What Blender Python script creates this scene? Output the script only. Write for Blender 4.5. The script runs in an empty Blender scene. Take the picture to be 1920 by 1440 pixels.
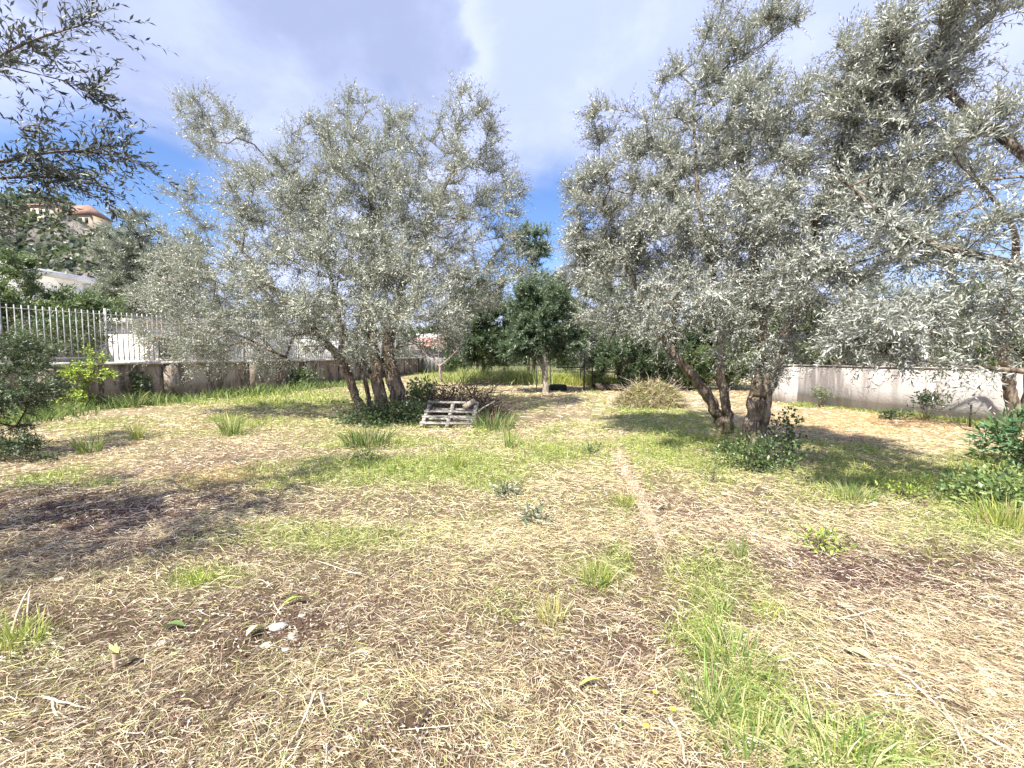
import bpy, math, random
import numpy as np
from mathutils import Vector

rng = np.random.default_rng(7)
random.seed(7)
S = bpy.context.scene
COL = S.collection

# ------------------------------------------------------------------ camera
EYE, FPX, PITCH = 1.55, 780.0, math.radians(4.03)
cam_d = bpy.data.cameras.new('camera')
cam_d.sensor_width = 36.0
cam_d.lens = FPX / 1920.0 * 36.0
cam_d.clip_start, cam_d.clip_end = 0.05, 3000
cam = bpy.data.objects.new('camera', cam_d)
cam.location = (0, 0, EYE)
cam.rotation_euler = (math.radians(90) - PITCH, 0, 0)
COL.objects.link(cam)
S.camera = cam
CP, SP = math.cos(PITCH), math.sin(PITCH)

def at(px, py, d):
    """a point of the place seen at that direction, d metres ahead (along +y)"""
    a, b = (px - 960) / FPX, (720 - py) / FPX
    dy, dz = CP + b * SP, -SP + b * CP
    k = d / dy
    return np.array([a * k, d, EYE + dz * k])

def gnd(px, py):
    a, b = (px - 960) / FPX, (720 - py) / FPX
    dy, dz = CP + b * SP, -SP + b * CP
    k = -EYE / dz
    x, y = a * k, dy * k
    return np.array([x, y, float(gh(np.array([x]), np.array([y]))[0])])

def topx(x, y):
    """map of ground points to photograph pixels (used only to lay out what grows where)"""
    yc = np.maximum(y, 0.6)
    f = yc * CP + EYE * SP
    u = yc * SP - EYE * CP
    return 960 + FPX * x / f, 720 - FPX * u / f

# ------------------------------------------------------------------ light
SUN_TRAVEL = Vector((0.50, 0.80, -1.28)).normalized()
SUN_EL = math.asin(-SUN_TRAVEL.z)
to_sun = -SUN_TRAVEL
SUN_ROT = math.atan2(to_sun.x, to_sun.y)
sun_d = bpy.data.lights.new('sun', 'SUN')
sun_d.energy = 5.0
sun_d.angle = math.radians(0.5)
sun_d.color = (1.0, 0.94, 0.82)
sun = bpy.data.objects.new('sun', sun_d)
sun.rotation_euler = SUN_TRAVEL.to_track_quat('-Z', 'Y').to_euler()
COL.objects.link(sun)

S.view_settings.view_transform = 'Standard'
S.view_settings.look = 'None'
S.view_settings.gamma = 1
S.view_settings.use_curve_mapping = False
S.view_settings.exposure = 1.2
S.cycles.max_bounces = 6
S.cycles.transparent_max_bounces = 4

W = bpy.data.worlds.new('World')
S.world = W
W.use_nodes = True
nt = W.node_tree
nt.nodes.clear()

class NB:
    """small node-tree builder"""
    def __init__(s, nt): s.nt = nt
    def n(s, t, **kw):
        nd = s.nt.nodes.new(t)
        for k, v in kw.items(): setattr(nd, k, v)
        return nd
    def set(s, sock, v):
        if isinstance(v, bpy.types.NodeSocket): s.nt.links.new(v, sock)
        elif v is not None:
            if sock.type == 'RGBA' and not isinstance(v, (int, float)) and len(v) == 3: v = (*v, 1)
            sock.default_value = v
    def math(s, op, a, b=None, c=None, clamp=False):
        nd = s.n('ShaderNodeMath', operation=op, use_clamp=clamp)
        for i, v in enumerate((a, b, c)):
            if v is not None: s.set(nd.inputs[i], v)
        return nd.outputs[0]
    def vmath(s, op, a, b=None):
        nd = s.n('ShaderNodeVectorMath', operation=op)
        s.set(nd.inputs[0], a)
        if b is not None: s.set(nd.inputs[1], b)
        return nd
    def mix(s, f, a, b, mode='MIX'):
        nd = s.n('ShaderNodeMix', data_type='RGBA', blend_type=mode)
        s.set(nd.inputs[0], f); s.set(nd.inputs[6], a); s.set(nd.inputs[7], b)
        return nd.outputs[2]
    def noise(s, vec, scale, detail=4, rough=.55, dist=0):
        nd = s.n('ShaderNodeTexNoise')
        if vec is not None: s.set(nd.inputs['Vector'], vec)
        nd.inputs['Scale'].default_value = scale
        nd.inputs['Detail'].default_value = detail
        nd.inputs['Roughness'].default_value = rough
        nd.inputs['Distortion'].default_value = dist
        return nd.outputs[0]
    def ramp(s, f, a, b, lo=0., hi=1.):
        nd = s.n('ShaderNodeMapRange', interpolation_type='SMOOTHSTEP')
        s.set(nd.inputs[0], f)
        for i, v in enumerate((a, b, lo, hi)): nd.inputs[i + 1].default_value = v
        return nd.outputs[0]

b = NB(nt)
tc = b.n('ShaderNodeTexCoord').outputs['Generated']
sky = b.n('ShaderNodeTexSky', sky_type='NISHITA', sun_disc=False)
sky.sun_elevation = SUN_EL
sky.sun_rotation = SUN_ROT
sky.air_density = 1.0
sky.dust_density = 0.6
sky.ozone_density = 1.6
sep = b.n('ShaderNodeSeparateXYZ'); b.set(sep.inputs[0], tc)
zz = b.math('ADD', b.math('MAXIMUM', sep.outputs[2], 0.0), 0.22)
comb = b.n('ShaderNodeCombineXYZ')
b.set(comb.inputs[0], b.math('DIVIDE', sep.outputs[0], zz))
b.set(comb.inputs[1], b.math('DIVIDE', sep.outputs[1], zz))
comb.inputs[2].default_value = 3.7
P2 = comb.outputs[0]
n_big = b.noise(P2, 0.9, 6, .5, .3)
n_det = b.noise(P2, 2.6, 8, .58, .2)
n_soft = b.noise(P2, 0.55, 3, .5)
wob = b.math('MULTIPLY_ADD', n_det, 0.5, -0.25)
def sky_dir(px, py):
    v = at(px, py, 1.0) - np.array([0, 0, EYE])
    return tuple(v / np.linalg.norm(v))
def near_dir(px, py, r0, r1, stretch=(1, 1, 1), w=0.6):
    d = sky_dir(px, py)
    v = b.vmath('SUBTRACT', tc, d).outputs[0]
    v = b.vmath('MULTIPLY', v, stretch).outputs[0]
    L = b.vmath('LENGTH', v).outputs['Value']
    L = b.math('ADD', L, b.math('MULTIPLY', wob, w))
    return b.ramp(L, r0, r1, 1., 0.)
gap = near_dir(250, 365, 0.10, 0.22, (0.8, 0.8, 1.5), .4)
gap = b.math('MAXIMUM', gap, near_dir(1010, 440, 0.05, 0.19, (0.9, 1, 0.9), .4))
gap = b.math('MAXIMUM', gap, b.math('MULTIPLY', near_dir(1900, 430, 0.05, 0.26, (1, 1, 1.4), .5), .75))
gap = b.math('MAXIMUM', gap, b.ramp(n_big, 0.68, 0.80))
# the heavy grey cloud with a bright, torn rim
L1 = b.vmath('LENGTH', b.vmath('MULTIPLY', b.vmath('SUBTRACT', tc, sky_dir(530, 40)).outputs[0], (1.1, 1.0, 0.9)).outputs[0]).outputs['Value']
L1 = b.math('ADD', L1, b.math('MULTIPLY', wob, 0.8))
heavy = b.ramp(L1, 0.285, 0.335, 1., 0.)
rim = b.math('MULTIPLY', b.ramp(L1, 0.30, 0.335), b.ramp(L1, 0.335, 0.40, 1., 0.))
c_light = b.mix(b.ramp(n_soft, .35, .68), (5.0, 5.8, 9.4), (6.1, 6.9, 10.8))
c_light = b.mix(b.ramp(n_det, .52, .75, 0, .7), c_light, (6.6, 7.3, 10.2))
c_grey = b.mix(b.ramp(n_det, .3, .7), (3.7, 4.35, 6.6), (5.5, 6.3, 9.3))
c = b.mix(heavy, c_light, c_grey)
c = b.mix(b.math('MULTIPLY', rim, b.ramp(sep.outputs[0], -.5, -.25, 0, .3)), c, (8.2, 8.9, 11.2))
low = b.ramp(sep.outputs[2], 0.0, 0.42, .6, 0.)
c = b.mix(low, c, (6.8, 7.6, 9.9))
blue = b.mix(1.0, sky.outputs[0], (1.15, 1.35, 1.75), 'MULTIPLY')
skyc = b.mix(gap, c, blue)
bg = b.n('ShaderNodeBackground'); bg.inputs[1].default_value = 0.059
b.set(bg.inputs[0], skyc)
wo = b.n('ShaderNodeOutputWorld'); b.set(wo.inputs[0], bg.outputs[0])

# ------------------------------------------------------------------ materials
MATS = {}
def material(name, build):
    m = bpy.data.materials.new(name); m.use_nodes = True
    m.node_tree.nodes.clear()
    q = NB(m.node_tree)
    out = q.n('ShaderNodeOutputMaterial')
    build(q, out)
    MATS[name] = m
    return m
def principled(q, col, rough=.8, spec=.3, bump=None, bstr=.3, bdist=.02, metal=0.):
    p = q.n('ShaderNodeBsdfPrincipled')
    q.set(p.inputs['Base Color'], col); q.set(p.inputs['Roughness'], rough)
    p.inputs['Specular IOR Level'].default_value = spec
    p.inputs['Metallic'].default_value = metal
    if bump is not None:
        bn = q.n('ShaderNodeBump'); bn.inputs['Strength'].default_value = bstr
        bn.inputs['Distance'].default_value = bdist
        q.set(bn.inputs['Height'], bump); q.set(p.inputs['Normal'], bn.outputs[0])
    return p.outputs[0]
def pos(q, scale=(1, 1, 1)):
    g = q.n('ShaderNodeNewGeometry').outputs['Position']
    return q.vmath('MULTIPLY', g, scale).outputs[0]

def mk_leaf(name, under, mixb=1.0, transl=.25, rough=.42, spec=.5, tint=(1.15, 1.25, .7)):
    def f(q, out):
        a = q.n('ShaderNodeAttribute', attribute_name='col').outputs['Color']
        back = q.n('ShaderNodeNewGeometry').outputs['Backfacing']
        c = q.mix(q.math('MULTIPLY', back, mixb), a, under)
        p = principled(q, c, rough, spec)
        t = q.n('ShaderNodeBsdfTranslucent')
        q.set(t.inputs[0], q.mix(1., c, tint, 'MULTIPLY'))
        mx = q.n('ShaderNodeMixShader'); mx.inputs[0].default_value = transl
        q.set(mx.inputs[1], p); q.set(mx.inputs[2], t.outputs[0])
        q.set(out.inputs[0], mx.outputs[0])
    return material(name, f)
mk_leaf('olive_leaf', (0.46, 0.48, 0.43), .75, .2, .42, .5, (1., 1.06, .75))
mk_leaf('olive_leaf_backlit', (0.2, 0.215, 0.18), .7, .12, .45, .4, (.95, 1., .8))  # olive_leaf again, with the darkness of backlit leaves put into its colours
mk_leaf('green_leaf', (0.16, 0.2, 0.10), .7, .25)
mk_leaf('grass_blade', (0.3, 0.36, 0.12), .2, .3, .5, .35)
mk_leaf('straw_blade', (0.6, 0.5, 0.33), .1, .1, .6, .3)

def mk_bark(name, dark, light, sc=1.):
    def f(q, out):
        n1 = q.noise(pos(q, (9 * sc, 9 * sc, 2.2 * sc)), 1.6, 6, .65, .6)
        n2 = q.noise(pos(q), 3.1 * sc, 4, .6)
        n3 = q.noise(pos(q, (30 * sc, 30 * sc, 8 * sc)), 1.5, 4, .6)
        c = q.mix(q.ramp(n1, .35, .68), dark, light)
        c = q.mix(q.ramp(n2, .5, .72, 0, .6), c, tuple(x * .55 for x in dark))
        c = q.mix(q.ramp(n3, .55, .75, 0, .35), c, (0.5, .48, .42))
        h = q.math('ADD', n1, q.math('MULTIPLY', n3, .4))
        q.set(out.inputs[0], principled(q, c, .9, .15, h, .9, .03))
    return material(name, f)
mk_bark('olive_bark', (0.075, 0.055, 0.042), (0.33, 0.27, 0.205))
mk_bark('pale_bark', (0.2, 0.17, 0.14), (0.48, 0.42, 0.34))
mk_bark('dark_bark', (0.04, 0.03, 0.025), (0.15, 0.12, 0.1))
mk_bark('twig_bark', (0.09, 0.065, 0.05), (0.26, 0.2, 0.15), 2.)
mk_bark('pink_twig', (0.28, 0.2, 0.18), (0.52, 0.43, 0.4), 2.)

def mk_plain(name, c1, c2, scale=3., rough=.8, spec=.3, bstr=.25, bd=.01, metal=0., aniso=(1, 1, 1), lo=.35, hi=.68):
    def f(q, out):
        n1 = q.noise(pos(q, aniso), scale, 6, .62, .3)
        n2 = q.noise(pos(q, aniso), scale * 7, 4, .6)
        c = q.mix(q.ramp(n1, lo, hi), c1, c2)
        c = q.mix(q.ramp(n2, .5, .75, 0, .3), c, tuple(x * .6 for x in c1))
        q.set(out.inputs[0], principled(q, c, rough, spec, n2, bstr, bd, metal))
    return material(name, f)
mk_plain('white_plaster', (0.66, 0.64, 0.6), (0.8, 0.79, 0.76), 1.2)
mk_plain('roof_tile', (0.42, 0.2, 0.15), (0.55, 0.36, 0.3), 2.5)
mk_plain('house_wall', (0.45, 0.37, 0.26), (0.55, 0.48, 0.37), .3)
mk_plain('brown_roof', (0.26, 0.15, 0.1), (0.36, 0.23, 0.17), .4)
mk_plain('dark_void', (0.03, 0.03, 0.035), (0.05, 0.05, 0.055), 1.)
mk_plain('grey_metal', (0.35, 0.36, 0.36), (0.55, 0.56, 0.55), 3., .5, .5, .1, .002, .2)
mk_plain('fence_paint', (0.26, 0.26, 0.25), (0.5, 0.5, 0.48), 8., .5, .4, .1, .002)
mk_plain('dark_metal', (0.04, 0.05, 0.045), (0.1, 0.09, 0.075), 6., .6, .4, .1, .002, .3)
mk_plain('pallet_wood', (0.26, 0.24, 0.21), (0.5, 0.465, 0.41), 3., .85, .2, .5, .006, 0., (1, 8, 8))
mk_plain('stick_wood', (0.42, 0.34, 0.25), (0.62, 0.54, 0.42), 9., .85, .2, .5, .004)
mk_plain('rubber', (0.018, 0.018, 0.018), (0.035, 0.033, 0.03), 9., .75, .3, .3, .005)
mk_plain('corrugated', (0.2, 0.22, 0.22), (0.34, 0.35, 0.34), 2., .7, .3, .1, .002)
mk_plain('litter', (0.6, 0.68, 0.8), (0.85, 0.88, 0.92), 20., .4, .5)
mk_plain('plaster_chip', (0.42, 0.4, 0.38), (0.66, 0.63, 0.6), 14., .9, .2, .6, .006)
mk_plain('yellow_petal', (0.7, 0.55, 0.03), (0.8, 0.68, 0.1), 14., .5, .3)
mk_plain('hill_rock', (0.30, 0.27, 0.24), (0.42, 0.39, 0.35), .12, .9, .1, .8, .6, 0., (1, 1, .4))

def retaining(q, out):
    p = pos(q)
    n1 = q.noise(p, .9, 6, .6, .4)
    n2 = q.noise(pos(q, (3, 3, .7)), 1.4, 5, .65, .5)
    n3 = q.noise(p, 14, 5, .65)
    c = q.mix(q.ramp(n1, .35, .65), (0.23, 0.17, 0.125), (0.40, 0.335, 0.27))
    c = q.mix(q.ramp(n2, .44, .6, 0, .9), c, (0.085, 0.07, 0.05))
    c = q.mix(q.ramp(n3, .52, .7, 0, .5), c, (0.47, 0.43, 0.37))
    sp = q.n('ShaderNodeSeparateXYZ'); q.set(sp.inputs[0], p)
    low_dark = q.math('MULTIPLY', q.ramp(sp.outputs[2], .05, .75, 1., 0.), q.ramp(n1, .4, .55))  # dark patches, thinning out higher up the wall
    c = q.mix(q.math('MULTIPLY', low_dark, .7), c, (0.06, 0.065, 0.03))
    q.set(out.inputs[0], principled(q, c, .92, .15, q.math('ADD', n3, n1), .7, .02))
material('retaining_wall', retaining)
def plaster_right(q, out):
    p = pos(q)
    n1 = q.noise(p, .8, 6, .6, .5)
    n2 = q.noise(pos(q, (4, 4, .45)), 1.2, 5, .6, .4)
    n3 = q.noise(pos(q, (2, 2, 6)), 3.5, 5, .7)
    n4 = q.noise(p, 22, 5, .65)
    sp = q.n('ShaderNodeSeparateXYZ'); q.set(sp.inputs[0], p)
    up = q.ramp(q.math('ADD', sp.outputs[2], q.math('MULTIPLY_ADD', n1, 1.1, -.55)), .35, .75)
    c = q.mix(up, (0.62, 0.60, 0.58), (0.5, 0.455, 0.42))
    c = q.mix(q.ramp(n3, .5, .72, 0, .5), c, (0.56, 0.52, 0.49))
    c = q.mix(q.math('MULTIPLY', q.ramp(n2, .42, .58), q.math('MULTIPLY', q.ramp(sp.outputs[2], .2, 1.15, .35, .9), q.ramp(sp.outputs[1], 9.5, 12.5, .45, 1.))), c, (0.17, 0.15, 0.14))  # plaster streaks all along; darkened at the far end as painted tree shadow
    q.set(out.inputs[0], principled(q, c, .92, .15, q.math('ADD', n4, q.math('MULTIPLY', n3, .7)), .7, .015))
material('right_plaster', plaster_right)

def soil(q, out):
    a = q.n('ShaderNodeAttribute', attribute_name='col').outputs['Color']
    p = pos(q)
    n1 = q.noise(p, 26, 6, .7, .6)
    n2 = q.noise(p, 90, 5, .65)
    n3 = q.noise(p, 5, 6, .6, .4)
    c = q.mix(q.ramp(n1, .48, .75, 0, .28), a, (0.46, 0.38, 0.25))
    c = q.mix(q.ramp(n3, .5, .7, 0, .45), c, (0.10, 0.06, 0.05))
    c = q.mix(q.ramp(n2, .5, .62, 0, .5), c, (0.07, 0.045, 0.04))
    h = q.math('ADD', n1, q.math('MULTIPLY', n2, .6))
    q.set(out.inputs[0], principled(q, c, .95, .1, h, 1., .03))
material('soil', soil)
def pathm(q, out):
    p = pos(q)
    n1 = q.noise(p, 9, 6, .7, .4); n2 = q.noise(p, 60, 5, .7)
    c = q.mix(q.ramp(n1, .35, .65), (0.24, 0.18, 0.13), (0.46, 0.39, 0.28))
    c = q.mix(q.ramp(n2, .5, .7, 0, .6), c, (0.52, 0.45, 0.36))
    q.set(out.inputs[0], principled(q, c, .95, .1, q.math('ADD', n1, n2), .9, .02))
material('trodden_earth', pathm)
def hillm(q, out):
    p = pos(q)
    n1 = q.noise(pos(q, (1, 1, .45)), .09, 6, .6, .6)
    n2 = q.noise(p, .5, 6, .7)
    c = q.mix(q.ramp(n1, .48, .6), (0.045, 0.06, 0.04), (0.28, 0.25, 0.22))
    c = q.mix(q.ramp(n2, .45, .65, 0, .6), c, (0.03, 0.045, 0.035))
    q.set(out.inputs[0], principled(q, c, .95, .1, n2, 1., 1.5))
material('hillside', hillm)

# ------------------------------------------------------------------ mesh helpers
def np_mesh(name, V, F, mat, col=None, smooth=False):
    """V (n,3); F array (m,3|4) or list of such arrays; col (n,3)"""
    Fs = F if isinstance(F, list) else [F]
    Fs = [f for f in Fs if len(f)]
    me = bpy.data.meshes.new(name)
    V = np.ascontiguousarray(V, dtype=np.float32)
    me.vertices.add(len(V)); me.vertices.foreach_set('co', V.ravel())
    loops = np.concatenate([f.ravel() for f in Fs]).astype(np.int32)
    cnt = np.concatenate([np.full(len(f), f.shape[1]) for f in Fs]).astype(np.int32)
    st = np.concatenate([[0], np.cumsum(cnt)[:-1]]).astype(np.int32)
    me.loops.add(len(loops)); me.loops.foreach_set('vertex_index', loops)
    me.polygons.add(len(cnt)); me.polygons.foreach_set('loop_start', st)
    try: me.polygons.foreach_set('loop_total', cnt)
    except Exception: pass
    if smooth: me.polygons.foreach_set('use_smooth', np.ones(len(cnt), dtype=bool))
    me.update(calc_edges=True)
    if col is not None:
        ca = me.color_attributes.new('col', 'FLOAT_COLOR', 'POINT')
        c4 = np.ones((len(V), 4), dtype=np.float32); c4[:, :3] = np.clip(col, 0, 1)
        ca.data.foreach_set('color', c4.ravel())
    me.materials.append(MATS[mat] if isinstance(mat, str) else mat)
    me.validate()
    return me

def obj(name, me, parent=None, loc=None):
    o = bpy.data.objects.new(name, me)
    COL.objects.link(o)
    if parent is not None: o.parent = parent
    if loc is not None: o.location = loc
    return o
def tag(o, label, cat, group=None):
    o['label'] = label; o['category'] = cat
    group = group or {'grass tuft': 'grass tufts scattered over the field', 'leaf': 'fallen leaves on the straw', 'stick': 'sticks lying on the ground', 'weed': 'leafy weeds in the field',
             'stone': 'stones on the ground', 'fragment': 'plaster fragments on the ground', 'flower': 'yellow flowers at the bottom centre'}.get(cat)
    if group: o['group'] = group
    return o
def struct(o): o['kind'] = 'structure'; return o
def empty(name, loc, label, cat, group=None):
    o = bpy.data.objects.new(name, None); COL.objects.link(o)
    o.location = [float(v) for v in loc]; o.empty_display_size = .2
    return tag(o, label, cat, group)

class Acc:
    def __init__(s): s.V = []; s.F3 = []; s.F4 = []; s.C = []; s.n = 0
    def add(s, V, F, col=None):
        V = np.asarray(V, float); F = np.asarray(F)
        s.V.append(V); (s.F3 if F.shape[1] == 3 else s.F4).append(F + s.n); s.n += len(V)
        if col is not None: s.C.append(np.broadcast_to(col, V.shape))
    def mesh(s, name, mat, origin=(0, 0, 0), smooth=False):
        F = []
        if s.F3: F.append(np.concatenate(s.F3))
        if s.F4: F.append(np.concatenate(s.F4))
        return np_mesh(name, np.concatenate(s.V) - np.asarray(origin, float), F, mat,
                       np.concatenate(s.C) if s.C else None, smooth)

BOXF = np.array([[0, 3, 2, 1], [4, 5, 6, 7], [0, 1, 5, 4], [1, 2, 6, 5], [2, 3, 7, 6], [3, 0, 4, 7]])
def box(acc, c, size, ax=None, jit=0.):
    """box centred at c; ax = 3x3 rows of axes"""
    h = np.array(size) / 2
    P = np.array([[-1, -1, -1], [1, -1, -1], [1, 1, -1], [-1, 1, -1], [-1, -1, 1], [1, -1, 1], [1, 1, 1], [-1, 1, 1]]) * h
    if jit: P = P + rng.normal(0, jit, P.shape)
    if ax is not None: P = P @ np.asarray(ax)
    acc.add(P + np.asarray(c), BOXF)

def unit(v): return v / (np.linalg.norm(v, axis=-1, keepdims=True) + 1e-9)
def catmull(P, R, sub=4):
    P = np.asarray(P, float); R = np.asarray(R, float)
    Q = np.vstack([2 * P[0] - P[1], P, 2 * P[-1] - P[-2]])
    out = []; ro = []
    for i in range(len(P) - 1):
        p0, p1, p2, p3 = Q[i:i + 4]
        for t in np.arange(sub) / sub:
            out.append(.5 * (2 * p1 + (p2 - p0) * t + (2 * p0 - 5 * p1 + 4 * p2 - p3) * t * t + (3 * p1 - p0 - 3 * p2 + p3) * t ** 3))
            ro.append(R[i] * (1 - t) + R[i + 1] * t)
    out.append(P[-1]); ro.append(R[-1])
    return np.array(out), np.array(ro)
def tube(acc, P, R, sides=6, gnarl=0., seed=0, cap=True, ridges=0):
    P = np.asarray(P, float); R = np.asarray(R, float)
    T = unit(np.gradient(P, axis=0))
    ref = np.array([0.31, 0.95, 0.05]) if abs(T[0][2]) > .6 else np.array([0, 0, 1.])
    V = []
    ang = np.linspace(0, 2 * np.pi, sides, endpoint=False)
    r2 = np.random.default_rng(seed)
    ph = r2.uniform(0, 6.28, 4)
    for i in range(len(P)):
        u = ref - T[i] * ref.dot(T[i]); u = u / (np.linalg.norm(u) + 1e-9); w = np.cross(T[i], u); ref = u
        rr = np.full(sides, R[i])
        if gnarl:
            s = i * .55
            rr = rr * (1 + gnarl * (.6 * np.sin(3 * ang + ph[0] + s * .35) + .45 * np.sin(5 * ang + ph[1] - s * .3) + .3 * np.sin(2 * ang + ph[2] + s)
                       + .25 * np.sin(s * 1.7 + ph[3] + 4 * ang)))
            if ridges: rr = rr * (1 + .05 * np.sin(ridges * ang + s * .4 + ph[1]))
            rr = rr + R[i] * gnarl * .2 * r2.normal(0, 1, sides)
        V.append(P[i] + np.outer(np.cos(ang) * rr, u) + np.outer(np.sin(ang) * rr, w))
    V = np.concatenate(V)
    F = []
    k = np.arange(sides); kn = (k + 1) % sides
    for i in range(len(P) - 1):
        F.append(np.stack([i * sides + k, i * sides + kn, (i + 1) * sides + kn, (i + 1) * sides + k], 1))
    F = np.concatenate(F)
    if cap:
        V = np.vstack([V, P[-1] + T[-1] * R[-1] * .4]); acc_n = len(V) - 1
        b0 = (len(P) - 1) * sides
        tri = np.stack([b0 + k, b0 + kn, np.full(sides, acc_n)], 1)
        base = acc.n
        acc.add(V, F); acc.F3.append(tri + base)
    else: acc.add(V, F)

def segs(acc, A, B, RA, RB, sides=4):
    """many straight tapered prisms at once"""
    A = np.asarray(A); B = np.asarray(B); n = len(A)
    T = unit(B - A)
    ref = np.where(np.abs(T[:, 2:3]) > .8, [[1., 0, 0]], [[0, 0, 1.]])
    u = unit(np.cross(T, ref)); w = np.cross(T, u)
    ang = np.linspace(0, 2 * np.pi, sides, endpoint=False)
    ring = u[:, None] * np.cos(ang)[None, :, None] + w[:, None] * np.sin(ang)[None, :, None]
    VA = A[:, None] + ring * np.asarray(RA)[:, None, None]
    VB = B[:, None] + ring * np.asarray(RB)[:, None, None]
    V = np.concatenate([VA, VB], 1).reshape(-1, 3)
    k = np.arange(sides); kn = (k + 1) % sides
    f = np.stack([k, k + sides, kn + sides, kn], 1)
    F = (f[None] + (np.arange(n) * 2 * sides)[:, None, None]).reshape(-1, 4)
    acc.add(V, F)

_tab = np.random.default_rng(3).random((256, 256))
def vn(x, y, s=0):
    x = np.asarray(x) + s * 17.3; y = np.asarray(y) + s * 31.7
    xi = np.floor(x).astype(int); yi = np.floor(y).astype(int)
    fx = x - xi; fy = y - yi; fx = fx * fx * (3 - 2 * fx); fy = fy * fy * (3 - 2 * fy)
    g = lambda a, c: _tab[a & 255, c & 255]
    return (g(xi, yi) * (1 - fx) + g(xi + 1, yi) * fx) * (1 - fy) + (g(xi, yi + 1) * (1 - fx) + g(xi + 1, yi + 1) * fx) * fy
def gh(x, y):
    h = .07 * (vn(x / 2.3, y / 2.3, 1) - .5) + .045 * (vn(x / .7, y / .7, 2) - .5) + .03 * (vn(x / .22, y / .22, 3) - .5)
    return h * np.clip(1.2 - np.hypot(x, y) / 60, 0, 1)

# --------------------------------------------------- what grows where (pixel layout of the photograph)
def blobs(px, py, L):
    v = np.zeros_like(px)
    for (cx, cy, rx, ry, s) in L:
        v = np.maximum(v, s * np.exp(-(((px - cx) / rx) ** 2 + ((py - cy) / ry) ** 2)))
    return v
GREEN = [(700, 790, 500, 40, .5), (1150, 860, 260, 70, .55), (520, 900, 160, 40, .45), (800, 885, 260, 45, .9), (1010, 850, 220, 30, .8), (1260, 830, 110, 60, 1.), (1330, 870, 120, 50, .9), (1110, 800, 150, 25, .7),
         (560, 750, 260, 26, .8), (230, 800, 160, 22, .5), (1180, 920, 40, 50, .8), (620, 1010, 200, 30, .7), (780, 960, 180, 30, .5),
         (1365, 1210, 70, 60, 1.), (1350, 1130, 50, 30, .8), (1400, 1330, 130, 90, 1.), (1600, 1410, 160, 70, .9), (1330, 1080, 90, 50, .6),
         (1850, 980, 190, 60, 1.), (1650, 905, 200, 45, .95), (1850, 900, 130, 50, 1.), (1560, 860, 90, 30, .8), (1750, 770, 200, 22, .6),
         (430, 800, 60, 22, .8), (20, 1200, 70, 40, .6), (370, 1090, 50, 22, .6), (900, 700, 160, 18, .9), (1215, 775, 90, 20, 1.),
         (1120, 1070, 50, 50, .7), (960, 1140, 130, 60, .35), (100, 905, 90, 16, .6), (1500, 990, 80, 30, .4), (1040, 745, 200, 10, .5), (920, 815, 60, 20, 1.), (700, 830, 160, 20, .8)]
BARE = [(150, 970, 330, 70, .95), (440, 1030, 120, 40, .5), (400, 1180, 420, 60, .8), (250, 1330, 420, 110, .55), (1620, 1060, 320, 50, .8),
        (430, 880, 160, 28, .5), (1000, 790, 70, 20, .7), (700, 1400, 200, 80, .6), (1240, 1170, 120, 60, .5), (560, 1200, 140, 50, .7)]
ORANGE = [(1650, 790, 220, 28, 1.), (400, 900, 110, 18, .6)]
PATHC = [(1159, 835, .03), (1164, 862, .09), (1176, 892, .10), (1196, 930, .12), (1218, 975, .08), (1232, 1015, .04), (1240, 1045, .01)]
def path_mask(x, y):
    pts = [gnd_flat(a, c) + (w,) for a, c, w in PATHC]
    m = np.zeros_like(x)
    for i in range(len(pts) - 1):
        (x0, y0, w0), (x1, y1, w1) = pts[i], pts[i + 1]
        dx, dy = x1 - x0, y1 - y0
        t = np.clip(((x - x0) * dx + (y - y0) * dy) / (dx * dx + dy * dy), 0, 1)
        d = np.hypot(x - x0 - t * dx, y - y0 - t * dy)
        m = np.maximum(m, np.clip(1.4 - d / (w0 + (w1 - w0) * t), 0, 1))
    return m
def gnd_flat(px, py):
    a, bb = (px - 960) / FPX, (720 - py) / FPX
    dy, dz = CP + bb * SP, -SP + bb * CP
    k = -EYE / dz
    return (a * k, dy * k)
def growth(x, y):
    px, py = topx(x, y)
    px = px + 70 * (vn(x / .5, y / .5, 5) - .5) * (1 + 2 / np.maximum(y, 1)); py = py + 30 * (vn(x / .4, y / .4, 6) - .5)
    g = blobs(px, py, GREEN) + .45 * (vn(x / .8, y / .8, 7) - .45)
    ba = blobs(px, py, BARE) + .4 * (vn(x / .6, y / .6, 8) - .5)
    o = blobs(px, py, ORANGE)
    pm = path_mask(x, y)
    return np.clip(g - pm, 0, 1), np.clip(ba, 0, 1), o, pm

# ------------------------------------------------------------------ ground sheet
def axis(parts):
    out = []
    for a, c, st in parts: out.append(np.arange(a, c, st))
    return np.concatenate(out + [[parts[-1][1]]])
ys = axis([(-40, -4, 4), (-4, 1, .25), (1, 6, .075), (6, 14, .2), (14, 40, .5), (40, 120, 5), (120, 1500, 60)])
xs = axis([(-1500, -120, 60), (-120, -30, 6), (-30, -8, .5), (-8, -4, .14), (-4, 4, .065), (4, 8, .14), (8, 30, .5), (30, 120, 6), (120, 1500, 60)])
X, Y = np.meshgrid(xs, ys)
xf, yf = X.ravel(), Y.ravel()
gz = gh(xf, yf) + .012 * (vn(xf / .07, yf / .07, 4) - .5) * (np.hypot(xf, yf) < 12)
g, ba, orr, pm = growth(xf, yf)
c_straw = np.array([.42, .34, .22]); c_bare = np.array([.075, .037, .034]); c_green = np.array([.17, .2, .06]); c_or = np.array([.55, .36, .18])
cc = np.tile(c_straw, (len(xf), 1)) * (.85 + .3 * vn(xf / .3, yf / .3, 9))[:, None]
near = np.clip(1.3 - yf / 9, .25, 1)[:, None]
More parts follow.
